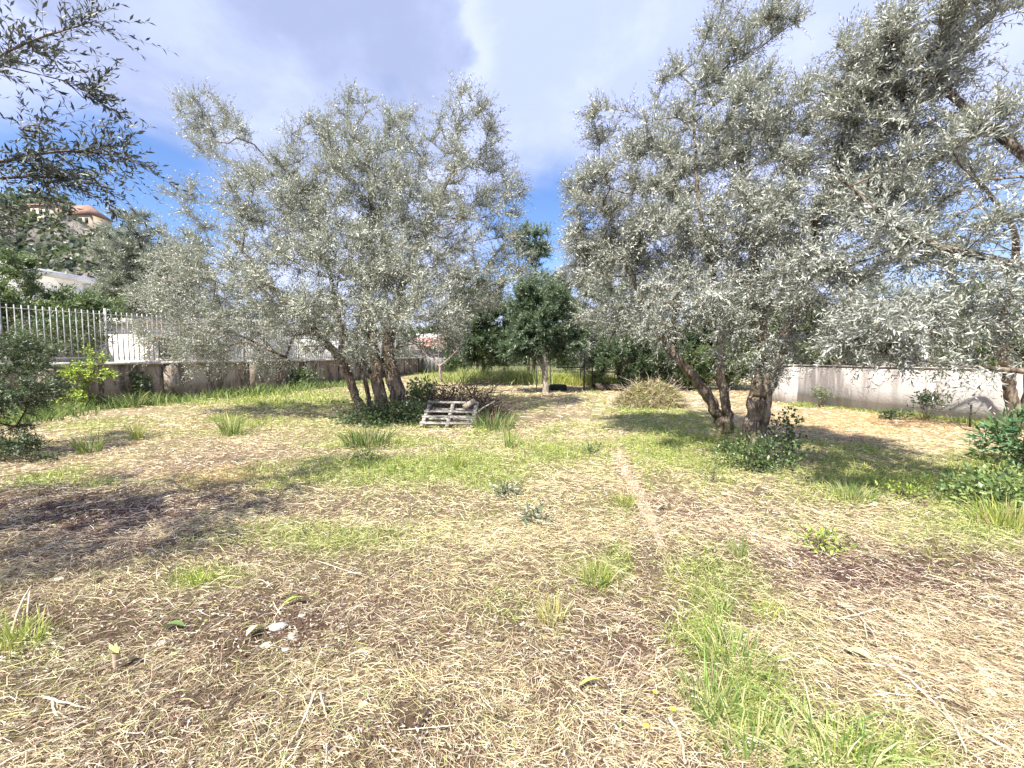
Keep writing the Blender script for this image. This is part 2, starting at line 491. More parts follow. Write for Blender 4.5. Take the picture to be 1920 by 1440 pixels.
cc = cc * (1 - near * .8) + c_bare * near * .8  # near soil darkened: shade of deep gaps between straws put into its colour
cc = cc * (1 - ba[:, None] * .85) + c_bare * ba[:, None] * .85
cc = cc * (1 - g[:, None] * .6) + c_green * g[:, None] * .6
cc = cc * (1 - orr[:, None] * .7) + c_or * orr[:, None] * .7
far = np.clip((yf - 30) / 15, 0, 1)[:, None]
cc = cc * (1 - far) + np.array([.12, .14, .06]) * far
nx, ny = len(xs), len(ys)
I = (np.arange(ny - 1)[:, None] * nx + np.arange(nx - 1)).ravel()
GF = np.stack([I, I + 1, I + 1 + nx, I + nx], 1)
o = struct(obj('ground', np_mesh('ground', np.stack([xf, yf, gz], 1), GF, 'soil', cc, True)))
o['label'] = 'mown field of dry straw, bare soil and green patches'

# worn track
pts = [gnd_flat(a, c) for a, c, w in PATHC]
Pp, Wp = catmull([(p[0], p[1], 0) for p in pts], [w for _, _, w in PATHC], 10)
Tn = unit(np.gradient(Pp, axis=0)); Nn = np.stack([-Tn[:, 1], Tn[:, 0]], 1)
V = []; cols = 9
for i in range(len(Pp)):
    wL = Wp[i] * (.8 + .6 * vn(i * .35, 2.)); wR = Wp[i] * (.8 + .6 * vn(i * .35, 9.))
    for t in np.linspace(-1, 1, cols):
        q_ = Pp[i, :2] + Nn[i] * t * (wL if t < 0 else wR)
        z = gh(q_[0:1], q_[1:2])[0] + .003 - .016 * (abs(t) > .7)
        V.append((q_[0], q_[1], z + .004 * rng.random()))
I = (np.arange(len(Pp) - 1)[:, None] * cols + np.arange(cols - 1)).ravel()
me = np_mesh('path', np.array(V), np.stack([I, I + 1, I + 1 + cols, I + cols], 1), 'trodden_earth', None, True)
struct(obj('path', me))['label'] = 'narrow trodden earth track through the grass'

# ------------------------------------------------------------------ straw and grass (stuff)
def blades(n, y0, y1, pw, kind):
    """sample ground points, denser (per area) close by"""
    u = rng.random(n) ** pw
    y = y0 * (y1 / y0) ** u
    x = rng.uniform(-1.42, 1.42, n) * (y + .25)
    return x, y
def ribbon(name, base, pts, width, colr, mat):
    """pts (n,k,3) centre lines; width (n,k); flat ribbons"""
    n, k, _ = pts.shape
    T = unit(np.gradient(pts, axis=1))
    r = unit(rng.normal(0, 1, (n, 1, 3)) * [1, 1, .5])
    Sd = unit(np.cross(T, np.broadcast_to(r, T.shape)))
    L = pts + Sd * width[..., None] * .5; R = pts - Sd * width[..., None] * .5
    V = np.stack([L, R], 2).reshape(-1, 3)
    a = np.arange(k - 1) * 2
    f = np.stack([a, a + 1, a + 3, a + 2], 1)
    F = (f[None] + (np.arange(n) * 2 * k)[:, None, None]).reshape(-1, 4)
    C = np.repeat(colr, 2 * k, axis=0)
    return V, F, C
def grade(pal, w):
    pal = np.array(pal); idx = rng.choice(len(pal), size=w, p=None)
    return pal[idx] * rng.uniform(.75, 1.2, (w, 1))

def straw_layer(n, y0, y1, pw, Lr, wd, k):
    x, y = blades(n, y0, y1, pw, 0)
    g, ba, orr, pm = growth(x, y)
    hole = np.clip((vn(x / .11, y / .11, 14) - .58) * 3, 0, 1) * np.clip(1.4 - y / 6, 0, 1)
    keep = rng.random(n) > (ba * .62 + g * .3 + pm * .15 + hole * .55)
    x, y, g, ba, orr = x[keep], y[keep], g[keep], ba[keep], orr[keep]
    n = len(x)
    L = rng.uniform(*Lr, n) * rng.choice([.5, 1, 1.5], n, p=[.4, .45, .15])
    th = 6.28 * vn(x / .9, y / .9, 11) * 1.3 + rng.normal(0, .9, n)
    bend = rng.normal(0, .7, n)
    t = np.linspace(0, 1, k)
    a = th[:, None] + bend[:, None] * (t - .5)
    st = (L / (k - 1))[:, None]
    dx = np.cumsum(np.cos(a) * st, 1); dy = np.cumsum(np.sin(a) * st, 1)
    px_, py_ = x[:, None] + dx - L[:, None] / 2 * np.cos(th)[:, None], y[:, None] + dy - L[:, None] / 2 * np.sin(th)[:, None]
    hh = rng.exponential(.012, n) + .003
    arch = rng.exponential(.016, n) * (L / .15); tilt = rng.normal(0, .09, n) * L
    z = gh(px_, py_) + hh[:, None] + arch[:, None] * np.sin(np.pi * t) + tilt[:, None] * (t - .5) * 2
    pts = np.stack([px_, py_, np.maximum(z, gh(px_, py_) + .001)], 2)
    w = (wd[0] + wd[1] * y) * rng.uniform(.6, 1.5, n)
    width = w[:, None] * (1 - .75 * t ** 2)
    pale = grade([(.76, .68, .48), (.68, .58, .37), (.58, .47, .28), (.82, .76, .58), (.42, .31, .20), (.68, .56, .40), (.48, .36, .25), (.66, .60, .33)], n)
    pink = grade([(.36, .23, .19), (.48, .36, .30), (.24, .14, .115), (.62, .53, .45), (.72, .64, .56)], n)
    grn = grade([(.55, .56, .24), (.42, .47, .16), (.60, .60, .32), (.62, .57, .36)], n)
    ora = grade([(.70, .48, .25), (.66, .52, .32), (.55, .36, .18)], n)
    yel = np.clip(g * 1.1, 0, 1)
    c = pale
    c = np.where((rng.random(n) < .05 + ba * .6)[:, None], pink, c)
    c = np.where((rng.random(n) < yel)[:, None], grn, c)
    c = np.where((rng.random(n) < orr * .8)[:, None], ora, c)
    return ribbon('', None, pts, width, c, '')
SA = Acc()
for args in [(150000, 1.15, 3.8, .85, (.028, .10), (.0012, .0004), 3),
             (2500, 1.15, 6, .85, (.1, .22), (.0022, .0006), 5),
             (165000, 3.2, 9.5, .8, (.035, .12), (.0012, .0008), 2),
             (60000, 8.0, 30, .8, (.08, .22), (.002, .0011), 2)]:
    V, F, C = straw_layer(*args); SA.add(V, F, C)
def leafmesh(B, D, N, L, wr, fold=.12, one=False):
    """two-triangle folded leaf: base, right, tip, left"""
    Sd = unit(np.cross(D, N)); Nn_ = unit(np.cross(Sd, D))
    L = np.asarray(L)[:, None]; w = L * wr * .5
    if one:
        V = np.stack([B - Sd * w * .8, B + Sd * w * .8 + D * L * .25, B + D * L], 1).reshape(-1, 3)
        return V, np.arange(len(V)).reshape(-1, 3)
    M = B + D * L * .48 + Nn_ * L * fold * .5
    V = np.stack([B, M + Sd * w, B + D * L - Nn_ * L * .05, M - Sd * w], 1).reshape(-1, 3)
    f = np.array([[0, 1, 2], [0, 2, 3]])
    F = (f[None] + (np.arange(len(B)) * 4)[:, None, None]).reshape(-1, 3)
    return V, F

def flakes(n, y0, y1, sz):
    x, y = blades(n, y0, y1, .9, 0)
    g, ba, orr, pm = growth(x, y)
    k_ = rng.random(n) < .25 + .75 * np.maximum(ba, pm); x, y = x[k_], y[k_]; n = len(x)
    Pb = np.stack([x, y, gh(x, y) + rng.uniform(.004, .02, n)], 1)
    V, F = leafmesh(Pb, unit(rng.normal(0, 1, (n, 3)) * [1, 1, .4]), unit(rng.normal(0, .6, (n, 3)) + [0, 0, 1]), sz * rng.uniform(.5, 1.8, n) * (1 + .1 * y), .55, one=True)
    c = grade([(.10, .055, .045), (.2, .12, .09), (.34, .25, .18), (.5, .42, .33), (.62, .56, .47), (.15, .08, .07)], n)
    return V, F, np.repeat(c, 3, axis=0)
for args in [(60000, 1.15, 5, .014), (30000, 4, 9, .014)]:
    V, F, C = flakes(*args); SA.add(V, F, C)
so = obj('dry_straw', SA.mesh('dry_straw', 'straw_blade')); so['kind'] = 'stuff'
so['label'] = 'layer of mown dry straw lying over the whole field'; so['category'] = 'straw'

def grass_layer(n, y0, y1, pw, Hr, wd, thr=.25):
    x, y = blades(n, y0, y1, pw, 0)
    g, ba, orr, pm = growth(x, y)
    keep = rng.random(n) < np.clip((g - thr) * 1.5, 0.012, 1) * (1 - pm)
    x, y, g = x[keep], y[keep], g[keep]; n = len(x)
    H = rng.uniform(*Hr, n) * (.5 + .8 * g) * rng.choice([.6, 1, 1.7], n, p=[.4, .5, .1])
    th = rng.uniform(0, 6.28, n); lean = rng.uniform(.1, 1.1, n)
    t = np.array([0, .5, 1.])
    r = H[:, None] * lean[:, None] * t ** 1.8; z = H[:, None] * t * (1 - .3 * lean[:, None] * t)
    px_ = x[:, None] + np.cos(th)[:, None] * r; py_ = y[:, None] + np.sin(th)[:, None] * r
    pts = np.stack([px_, py_, gh(x, y)[:, None] + z], 2)
    w = (wd[0] + wd[1] * y) * rng.uniform(.6, 1.4, n)
    width = w[:, None] * np.array([1, .8, .12])
    c = grade([(.24, .34, .06), (.36, .44, .09), (.17, .27, .05), (.5, .54, .16), (.32, .4, .08), (.58, .58, .26)], n)
    return ribbon('', None, pts, width, c, '')
GA = Acc()
for args in [(90000, 1.15, 5, .9, (.03, .10), (.0025, .0004)), (130000, 4.2, 14, .8, (.04, .12), (.002, .0008)), (80000, 12, 36, .8, (.06, .2), (.004, .0013), .2)]:
    V, F, C = grass_layer(*args); GA.add(V, F, C)
def small_leaves(n, y0, y1, pw, sz, thr=.35):
    x, y = blades(n, y0, y1, pw, 0)
    g, ba, orr, pm = growth(x, y)
    keep = rng.random(n) < np.clip((g - thr) * 1.6, .004, 1) * (1 - pm)
    x, y = x[keep], y[keep]; n = len(x)
    Pb = np.stack([x, y, gh(x, y) + rng.uniform(.01, .06, n)], 1)
    D = unit(rng.normal(0, 1, (n, 3)) * [1, 1, .35])
    V, F = leafmesh(Pb, D, unit(rng.normal(0, .5, (n, 3)) + [0, 0, 1]), sz * (1 + .12 * y) * rng.uniform(.6, 1.4, n), .6)
    c = grade([(.20, .30, .07), (.28, .36, .10), (.14, .22, .05), (.38, .44, .14)], n)
    return V, F, np.repeat(c, 4, axis=0)
for args in [(36000, 1.2, 6, .9, .014), (48000, 4.5, 14, .8, .015)]:
    V, F, C = small_leaves(*args); GA.add(V, F, C)
go = obj('green_grass', GA.mesh('green_grass', 'grass_blade')); go['kind'] = 'stuff'
go['label'] = 'short green grass and clover growing through the straw'; go['category'] = 'grass'

# ------------------------------------------------------------------ trees
OLIVE = [(.08, .10, .065), (.15, .18, .125), (.26, .285, .22), (.38, .40, .335), (.49, .50, .45)]
OLIVE_PALE = [(.15, .165, .14), (.31, .33, .295), (.41, .43, .385), (.53, .545, .51), (.62, .63, .60)]
DKGREEN = [(.03, .055, .025), (.045, .075, .03), (.06, .10, .045), (.09, .13, .07)]
MIDGREEN = [(.07, .11, .04), (.11, .15, .06), (.15, .19, .08), (.2, .24, .12)]
YELGREEN = [(.30, .38, .06), (.42, .50, .10), (.22, .30, .05)]

def grow(limbs, att, tip_r=.0035, sub=.45, power=.42, wander=.12):
    """limbs: list of (points, radii). att: (m,3) attraction points. Returns nodes, parent, radius, list of tip edges"""
    N = []; par = []; fixed = []
    for P, R in limbs:
        for i in range(len(P)):
            N.append(P[i]); par.append(len(N) - 2 if i else -1); fixed.append(R[i])
    N = [np.asarray(v, float) for v in N]
    nl = len(N)
    A = np.array(N)
    d = np.min(np.linalg.norm(att[:, None] - A[None], axis=2), axis=1)
    order = np.argsort(d)
    arr = np.zeros((nl + len(att) * 14, 3)); arr[:nl] = A; cnt = nl
    wgt = np.zeros(len(arr)); wgt[:nl] = 0
    tips = []; pr = list(par)
    for i in order:
        a = att[i]
        dd = np.linalg.norm(arr[:cnt] - a, axis=1) + np.where(arr[:cnt, 2] > a[2] + .1, .45, 0) + wgt[:cnt] * .06
        j = int(np.argmin(dd)); s = arr[j]; L = np.linalg.norm(a - s)
        k = min(12, max(1, int(round(L / sub))))
        prev = j
        off = unit(rng.normal(0, 1, 3)) * L * wander + np.array([0, 0, .06 * L])
        for t in range(1, k + 1):
            tt = t / k
            p = s + (a - s) * tt + off * math.sin(math.pi * tt) + (rng.normal(0, .02, 3) if t < k else 0)
            arr[cnt] = p; pr.append(prev); wgt[cnt] = wgt[prev] + 1; prev = cnt; cnt += 1
        tips.append(prev)
    load = np.zeros(cnt)
    for t in tips: load[t] += 1
    for i in range(cnt - 1, nl - 1, -1): load[pr[i]] += load[i] if pr[i] >= nl else 0
    rad = np.zeros(cnt); rad[:nl] = fixed
    rad[nl:] = tip_r * np.maximum(load[nl:], 1) ** power
    return arr[:cnt], pr, rad, nl, np.array(tips)

def ell(px, py, rx, ry, d, rd=None):
    c = at(px, py, d); s = d / FPX
    return (c, np.array([rx * s, rd if rd else (rx + ry) / 2 * s, ry * s]))
def fill(ells, n, shell=.45):
    vol = np.array([np.prod(e[1]) ** .8 for e in ells]); vol /= vol.sum()
    out = []
    for e, v in zip(ells, vol):
        m = max(3, int(round(n * v)))
        D = unit(rng.normal(0, 1, (m, 3))); r = rng.random((m, 1)) ** shell
        out.append(e[0] + D * r * e[1])
    return np.concatenate(out)

def sprigs(O, D, L, k, leaf, wr, pal, stemr, droop=.12, angle=.75, jitter=.3, thin=1., one=False):
    """leafy shoots. returns leaf V,F,C and stem segments"""
    n = len(O)
    t = (np.arange(k) + .5) / k
    side = unit(np.cross(D, rng.normal(0, 1, (n, 3))))
    side2 = np.cross(D, side)
    off = np.zeros((n, k, 3))
    pos_ = O[:, None] + D[:, None] * (L[:, None] * t)[..., None]
    pos_[..., 2] += (-droop * L[:, None] * t ** 2)
    ph = (np.arange(k) // 2) % 2
    sg = np.where(np.arange(k) % 2 == 0, 1., -1.)
    sd = np.where(ph[None, :, None] == 0, side[:, None], side2[:, None]) * sg[None, :, None]
    ld = unit(D[:, None] * (1 - .25 * angle) + sd * angle + rng.normal(0, jitter, (n, k, 3)))
    nn = unit(np.cross(ld, np.cross(D[:, None] + 0 * ld, ld)) + rng.normal(0, .35, (n, k, 3)) + [0, 0, .35])
    Lf = leaf * rng.uniform(.65, 1.25, (n, k)) * (1 - .3 * t[None] ** 3)
    m = rng.random((n, k)) < thin
    V, F = leafmesh(pos_[m], ld[m], nn[m], Lf[m], wr, one=one)
    shade = rng.uniform(.8, 1.25, (n, 1))
    pal = np.array(pal)
    ci = np.clip(rng.normal(.45, .28, (n, k)) + rng.normal(0, .12, (n, 1)), 0, .999)
    c = pal[(ci * len(pal)).astype(int)] * shade[..., None]
    C = np.repeat(c[m], 3 if one else 4, axis=0)
    mid = O + D * L[:, None] * .5; mid[:, 2] -= droop * L * .25
    end = O + D * L[:, None]; end[:, 2] -= droop * L
    return V, F, C, (O, mid, end)

def tree(name, label, cat, base, trunks, ells, natt, nspr, k=18, leaf=.06, wr=.22, pal=OLIVE, mat='olive_leaf',
         bark='olive_bark', sl=(.22, .5), shell=.45, tip_r=.0035, group=None, stems=True, droop=.12, up=.35, power=.42,
         thin=1., sides=14, gnarl=.12, extra_limbs=(), foliage='foliage', angle=.75, sub=.45, trunk_label=None, spread=.75, hang=0., wander=.12, one=False, bias=(0, 0, 0), limb_spr=0, limb_from=.35):
    base = np.asarray(base, float)
    root = empty(name, base, label, cat, group)
    limbs = []
    for i, (P, R) in enumerate(trunks):
        Ps, Rs = catmull(P, R, 6)
        Ps[1:-1] += rng.normal(0, .012, Ps[1:-1].shape) * np.clip(Rs[1:-1, None] / .08, .3, 1.5)
        limbs.append((Ps, Rs))
        a = Acc(); tube(a, Ps, Rs, sides, gnarl, seed=i * 7 + len(name), ridges=7 if Rs[0] > .09 else 0)
        obj('trunk', a.mesh('trunk', bark, base, True), root)
    for P, R in extra_limbs:
        Ps, Rs = catmull(P, R, 5); limbs.append((Ps, Rs))
    att = fill(ells, natt, shell)
    N, pr, rad, nl, tips = grow([(p[len(p) // 4:], r[len(p) // 4:]) for p, r in limbs], att, tip_r, sub, power, wander)
    pr = np.array(pr)
    idx = np.arange(nl, len(N))
    a = Acc()
    for j, (P, R) in enumerate(extra_limbs):
        al = Acc(); Ps, Rs = catmull(P, R, 5); tube(al, Ps, Rs, 8, .08, seed=j); obj('limb', al.mesh('limb', bark, base, True), root)
    rp = np.minimum(rad[pr[idx]], rad[idx] * 1.6)
    big = rad[idx] > .012
    if big.any(): segs(a, N[pr[idx[big]]], N[idx[big]], rp[big], rad[idx[big]], 6)
    sm = ~big
    if sm.any(): segs(a, N[pr[idx[sm]]], N[idx[sm]], rp[sm], rad[idx[sm]], 3)
    if nspr:
        w = 1. / np.maximum(rad[idx], tip_r) ** 1.2
        w = w * (rad[idx] < tip_r * 5.)
        e = idx[rng.choice(len(idx), nspr, p=w / w.sum())]
        tt = rng.random((nspr, 1))
        O = N[pr[e]] * (1 - tt) + N[e] * tt
        ctr = np.mean([q[0] for q in ells], axis=0)
        outd = unit(O - ctr)
        if limb_spr:
            LP = []; LD = []
            for P_, R_ in limbs:
                s_ = int(len(P_) * limb_from)
                q_ = rng.integers(s_, len(P_) - 1, max(2, int(limb_spr * (len(P_) - s_) / 10))); f_ = rng.random((len(q_), 1))
                LP.append(P_[q_] * (1 - f_) + P_[q_ + 1] * f_)
            LP = np.concatenate(LP); O = np.concatenate([O, LP]); outd = unit(O - ctr)
            e = np.concatenate([e, idx[rng.integers(0, len(idx), len(LP))]]); nspr = len(O)
        D = unit(unit(N[e] - N[pr[e]]) * .5 + np.array(bias) + rng.normal(0, spread, (nspr, 3)) + outd * .55 + [0, 0, up] + np.array([0, 0, -hang]) * (O[:, 2:3] < 2.5))
        L = rng.uniform(sl[0], sl[1], nspr)
        V, F, C, (s0, s1, s2) = sprigs(O, D, L, k, leaf, wr, pal, .002, droop, thin=thin, angle=angle, one=one)
        fo = np_mesh(foliage, V - base, F, mat, C)
        if stems:
            r0 = np.full(nspr, tip_r * .55)
            segs(a, s0, s2, r0, r0 * .35, 3)
        obj(foliage, fo, root)
    obj('branches', a.mesh('branches', bark, base, False), root)
    return root

def T(lst, d=None):
    """trunk line from (px, py, depth, radius) picks"""
    return (np.array([at(p[0], p[1], p[2]) for p in lst]), [p[3] for p in lst])

# ---- main olive in the middle left
bm = gnd(736, 790)
tree('olive_tree', 'big silvery olive tree with split hollow trunk behind the wooden pallet', 'tree', bm,
     [T([(712, 800, 9.7, .20), (716, 760, 9.7, .15), (706, 700, 9.7, .135), (700, 640, 9.8, .12), (690, 560, 10, .09), (700, 440, 10.2, .05), (690, 300, 10.4, .025)]),
      T([(764, 800, 9.8, .23), (750, 760, 9.8, .18), (738, 705, 9.8, .17), (728, 650, 9.9, .14), (745, 560, 10.1, .10), (790, 440, 10.4, .06), (860, 300, 10.6, .025)]),
      T([(684, 790, 9.9, .11), (668, 745, 9.9, .10), (648, 690, 9.8, .10), (618, 652, 9.7, .085), (560, 590, 9.6, .065), (500, 530, 9.6, .045), (430, 440, 9.8, .02)]),
      T([(652, 700, 9.8, .075), (641, 668, 9.85, .07), (640, 630, 9.9, .06), (625, 540, 10, .045), (590, 420, 10.1, .03), (560, 330, 10.2, .02)]),
      T([(694, 785, 10.6, .06), (690, 740, 10.6, .055), (676, 690, 10.6, .05), (658, 650, 10.6, .045), (620, 560, 10.6, .03)]),
      T([(716, 775, 10.8, .07), (702, 720, 10.8, .06), (684, 675, 10.7, .055), (668, 640, 10.7, .045), (690, 520, 10.8, .03)])],
     [ell(385, 225, 38, 55, 10.4, .6), ell(450, 290, 75, 55, 10.2, .8), ell(700, 270, 95, 80, 10.6, 1.4), ell(880, 265, 75, 85, 10.6, 1.2),
      ell(780, 350, 130, 90, 10.4, 1.7), ell(560, 400, 130, 90, 9.8, 1.6), ell(800, 450, 150, 110, 10.2, 1.9), ell(410, 560, 110, 110, 10, 1.5),
      ell(640, 520, 150, 90, 9.2, 1.6), ell(870, 540, 80, 70, 10.5, 1.3), ell(480, 620, 130, 62, 9.8, 1.1), ell(360, 440, 70, 70, 10.1, .7),
      ell(700, 610, 90, 50, 8.9, .9), ell(330, 620, 70, 60, 10.4, .8), ell(940, 420, 40, 60, 10.6, .6), ell(560, 520, 150, 90, 8.9, .9), ell(740, 520, 120, 80, 8.8, 1.0), ell(600, 620, 100, 40, 8.9, .6), ell(790, 590, 90, 50, 9.0, .8), ell(960, 380, 30, 60, 10.4, .4), ell(610, 300, 90, 75, 10.2, 1.2), ell(500, 370, 90, 70, 10, 1.1), ell(680, 400, 140, 110, 10.2, 1.6), ell(930, 330, 50, 90, 10.5, .9), ell(400, 655, 120, 42, 10.2, .8), ell(830, 620, 80, 40, 10.2, .8), ell(520, 680, 60, 20, 10.0, .5), ell(690, 640, 90, 30, 8.9, .6), ell(780, 640, 60, 22, 9.2, .5), ell(300, 520, 60, 60, 10.6, .8), ell(340, 350, 45, 30, 10.3, .5), ell(540, 460, 120, 70, 9.2, .9), ell(950, 500, 45, 80, 10.8, .9), ell(720, 545, 120, 55, 7.7, .7), ell(820, 560, 60, 45, 8.0, .6), ell(620, 570, 60, 40, 8.0, .6), ell(385, 220, 42, 50, 10.4, .6), ell(650, 480, 110, 70, 10.4, 1.)],
     1080, 15600, 15, .074, .27, sl=(.28, .58), shell=.34, spread=.95, pal=OLIVE[1:] + [(.54, .55, .52)], tip_r=.004, foliage='foliage', hang=.35, limb_spr=60, limb_from=.5)

# ---- right olive, nearer
br = gnd(1425, 872)
tree('olive_tree', 'large bright olive tree on the right with one leaning pale trunk', 'tree', br,
     [T([(1425, 884, 6.1, .20), (1418, 840, 6.1, .155), (1418, 780, 6.05, .145), (1428, 720, 6.0, .14), (1440, 680, 6.0, .11), (1425, 600, 6.1, .08), (1410, 460, 6.3, .05), (1390, 300, 6.5, .03)]),
      T([(1425, 790, 6.02, .09), (1440, 720, 6.0, .11), (1462, 650, 5.9, .10), (1485, 590, 5.8, .085), (1510, 500, 5.6, .06), (1545, 370, 5.4, .045), (1590, 230, 5.3, .03), (1640, 90, 5.2, .02)]),
      T([(1358, 806, 6.9, .12), (1345, 778, 6.9, .085), (1325, 740, 6.9, .08), (1290, 695, 6.9, .075), (1252, 650, 6.9, .065), (1215, 595, 7, .05), (1180, 500, 7.1, .035), (1130, 380, 7.2, .02)]),
      T([(1266, 668, 6.9, .05), (1262, 630, 6.9, .045), (1266, 585, 6.9, .04), (1285, 480, 6.9, .025)]),
      T([(1366, 812, 6.8, .10), (1364, 770, 6.8, .075), (1350, 700, 6.8, .065), (1352, 640, 6.8, .055), (1340, 540, 6.8, .045), (1310, 380, 6.8, .03), (1300, 200, 6.8, .018)])],
     [ell(1125, 225, 38, 38, 7, .5), ell(1190, 250, 60, 40, 7, .6), ell(1295, 150, 60, 80, 6.8, .9), ell(1390, 90, 75, 100, 6.5, 1.0),
      ell(1185, 360, 115, 70, 7.1, 1.2), ell(1360, 290, 120, 100, 6.5, 1.3), ell(1150, 480, 80, 80, 7.3, 1.1), ell(1330, 450, 150, 90, 6.2, 1.3),
      ell(1530, 380, 110, 110, 5.6, 1.1), ell(1600, 150, 80, 110, 5.3, .9), ell(1290, 570, 130, 60, 6.0, .9), ell(1400, 620, 80, 50, 5.5, .6),
      ell(1560, 540, 80, 70, 5.0, .8), ell(1170, 590, 80, 50, 7.3, .7), ell(1100, 330, 40, 40, 7.3, .4), ell(1440, 680, 50, 25, 5.3, .25), ell(1250, 430, 120, 110, 7.2, 1.2), ell(1420, 480, 110, 110, 6.0, 1.0), ell(1240, 250, 60, 60, 7, .7), ell(1430, 230, 70, 90, 6.2, .8), ell(1520, 640, 60, 30, 5.0, .4), ell(1530, 250, 60, 70, 5.6, .6), ell(1090, 480, 50, 60, 7.4, .7), ell(1080, 380, 40, 60, 7.3, .5)],
     720, 11500, 17, .061, .25, sl=(.2, .44), shell=.4, spread=.9, tip_r=.0035, hang=.3, limb_spr=50, limb_from=.5, pal=OLIVE_PALE)

# ---- olive off to the right whose boughs hang into the frame
bq = gnd_flat(2380, 1010); bq = np.array([5.9, 3.6, 0.])
tree('olive_tree', 'olive whose long leafy boughs reach in from the right edge, trunk out of frame', 'tree', bq,
     [([(5.9, 3.6, -.1), (5.85, 3.62, .8), (5.7, 3.7, 1.7)], [.2, .16, .13])],
     [ell(1720, 110, 100, 100, 4.6, .8), ell(1830, 40, 70, 60, 4.3, .5), ell(1700, 330, 130, 90, 4.6, .8), ell(1620, 470, 90, 60, 4.4, .6),
      ell(1600, 590, 75, 50, 4.0, .45), ell(1740, 600, 90, 45, 3.9, .45), ell(1800, 250, 40, 40, 4.4, .4), ell(1830, 540, 80, 50, 3.9, .5), ell(1500, 500, 50, 60, 4.6, .4), ell(1770, 450, 80, 60, 4.3, .6), ell(1660, 220, 100, 80, 4.8, .7), ell(1680, 640, 90, 25, 3.9, .3), ell(1880, 600, 50, 50, 4.2, .4)],
     330, 3900, 18, .06, .25, sl=(.18, .42), shell=.42, tip_r=.003, limb_spr=60, limb_from=.45,
     extra_limbs=[([(5.7, 3.7, 1.7), (4.9, 3.9, 2.3), (4.0, 4.2, 2.7), (3.3, 4.4, 3.4)], [.06, .04, .025, .012]),
                  ([(5.7, 3.7, 1.7), (5.2, 4.0, 3.0), (4.4, 4.4, 4.2), (3.9, 4.6, 4.9)], [.06, .045, .03, .012]),
                  T([(2250, 700, 3.8, .06), (1960, 698, 3.8, .026), (1840, 688, 3.85, .018), (1700, 672, 3.9, .010), (1600, 640, 3.95, .005)])],
     hang=.1, pal=OLIVE_PALE)

# ---- gnarled sparse tree at the right wall
bt = at(1898, 792, 8.5); bt[2] = 0
tree('bare_tree', 'gnarled half bare tree against the right end of the plastered wall', 'tree', bt,
     [T([(1898, 800, 8.5, .12), (1896, 750, 8.5, .10), (1890, 700, 8.4, .09), (1875, 640, 8.2, .08), (1890, 560, 7.8, .07), (1905, 450, 7.2, .042), (1860, 370, 6.8, .028), (1800, 300, 6.5, .014)]),
      T([(1925, 800, 8.4, .10), (1930, 720, 8.4, .08), (1950, 600, 8, .045), (1960, 420, 7.5, .028), (1900, 250, 7, .014)])],
     [ell(1830, 330, 80, 110, 6.8, .7), ell(1890, 520, 70, 100, 7.6, .6), ell(1850, 650, 60, 60, 8.0, .4), ell(1800, 430, 70, 60, 6.8, .5), ell(1900, 200, 60, 100, 6.8, .6)],
     210, 620, 10, .05, .3, sl=(.12, .3), bark='olive_bark', tip_r=.004, pal=OLIVE, wander=.25, sub=.25)

# ---- left olive off frame
bl = np.array([-5.4, 2.4, 0.])
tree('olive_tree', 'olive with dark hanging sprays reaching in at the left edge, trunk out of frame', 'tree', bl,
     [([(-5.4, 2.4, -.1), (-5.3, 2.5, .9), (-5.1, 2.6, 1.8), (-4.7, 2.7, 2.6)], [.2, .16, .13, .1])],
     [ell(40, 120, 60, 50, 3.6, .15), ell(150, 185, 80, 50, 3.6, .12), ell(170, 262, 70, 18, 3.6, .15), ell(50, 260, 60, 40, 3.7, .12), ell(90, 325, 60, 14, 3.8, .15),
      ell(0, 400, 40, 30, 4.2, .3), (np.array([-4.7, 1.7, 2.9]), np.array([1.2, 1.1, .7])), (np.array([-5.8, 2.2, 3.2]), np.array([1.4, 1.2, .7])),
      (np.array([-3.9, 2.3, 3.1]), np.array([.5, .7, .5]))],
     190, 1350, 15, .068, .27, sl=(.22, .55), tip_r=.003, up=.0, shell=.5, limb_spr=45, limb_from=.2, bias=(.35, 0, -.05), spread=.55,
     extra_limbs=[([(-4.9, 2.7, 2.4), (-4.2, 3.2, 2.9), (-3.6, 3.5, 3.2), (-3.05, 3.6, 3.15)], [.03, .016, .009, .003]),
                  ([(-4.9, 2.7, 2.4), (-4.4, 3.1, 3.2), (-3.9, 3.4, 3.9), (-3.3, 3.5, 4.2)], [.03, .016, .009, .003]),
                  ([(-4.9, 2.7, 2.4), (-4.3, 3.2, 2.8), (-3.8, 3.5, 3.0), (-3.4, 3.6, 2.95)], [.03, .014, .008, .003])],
     mat='olive_leaf_backlit', pal=[(.04, .05, .035), (.06, .075, .05), (.09, .105, .075), (.18, .2, .16)])  # dark leaf colours stand in for sprays backlit against the sky
# low drooping shrub at the left edge
bs = gnd(-60, 850)
tree('shrub', 'dark drooping shrub at the left edge below the fence', 'shrub', bs,
     [([bs + [0, 0, -.05], bs + [.05, .05, .5], bs + [.1, .1, 1.1]], [.04, .03, .02]),
      ([bs + [.05, 0, -.05], bs + [.3, .0, .3], bs + [.6, -.1, .5]], [.03, .02, .012])],
     [ell(20, 740, 70, 50, 6.2, .6), ell(30, 820, 60, 35, 6.0, .4), ell(-20, 650, 60, 60, 6.6, .6), ell(75, 855, 30, 20, 5.9, .15), ell(50, 680, 50, 50, 6.6, .4), ell(-30, 760, 60, 90, 6.2, .5)],
     130, 1500, 14, .055, .34, DKGREEN[1:] + [(.2, .23, .17)], 'green_leaf', 'dark_bark', sl=(.12, .32), tip_r=.003, up=-.2)

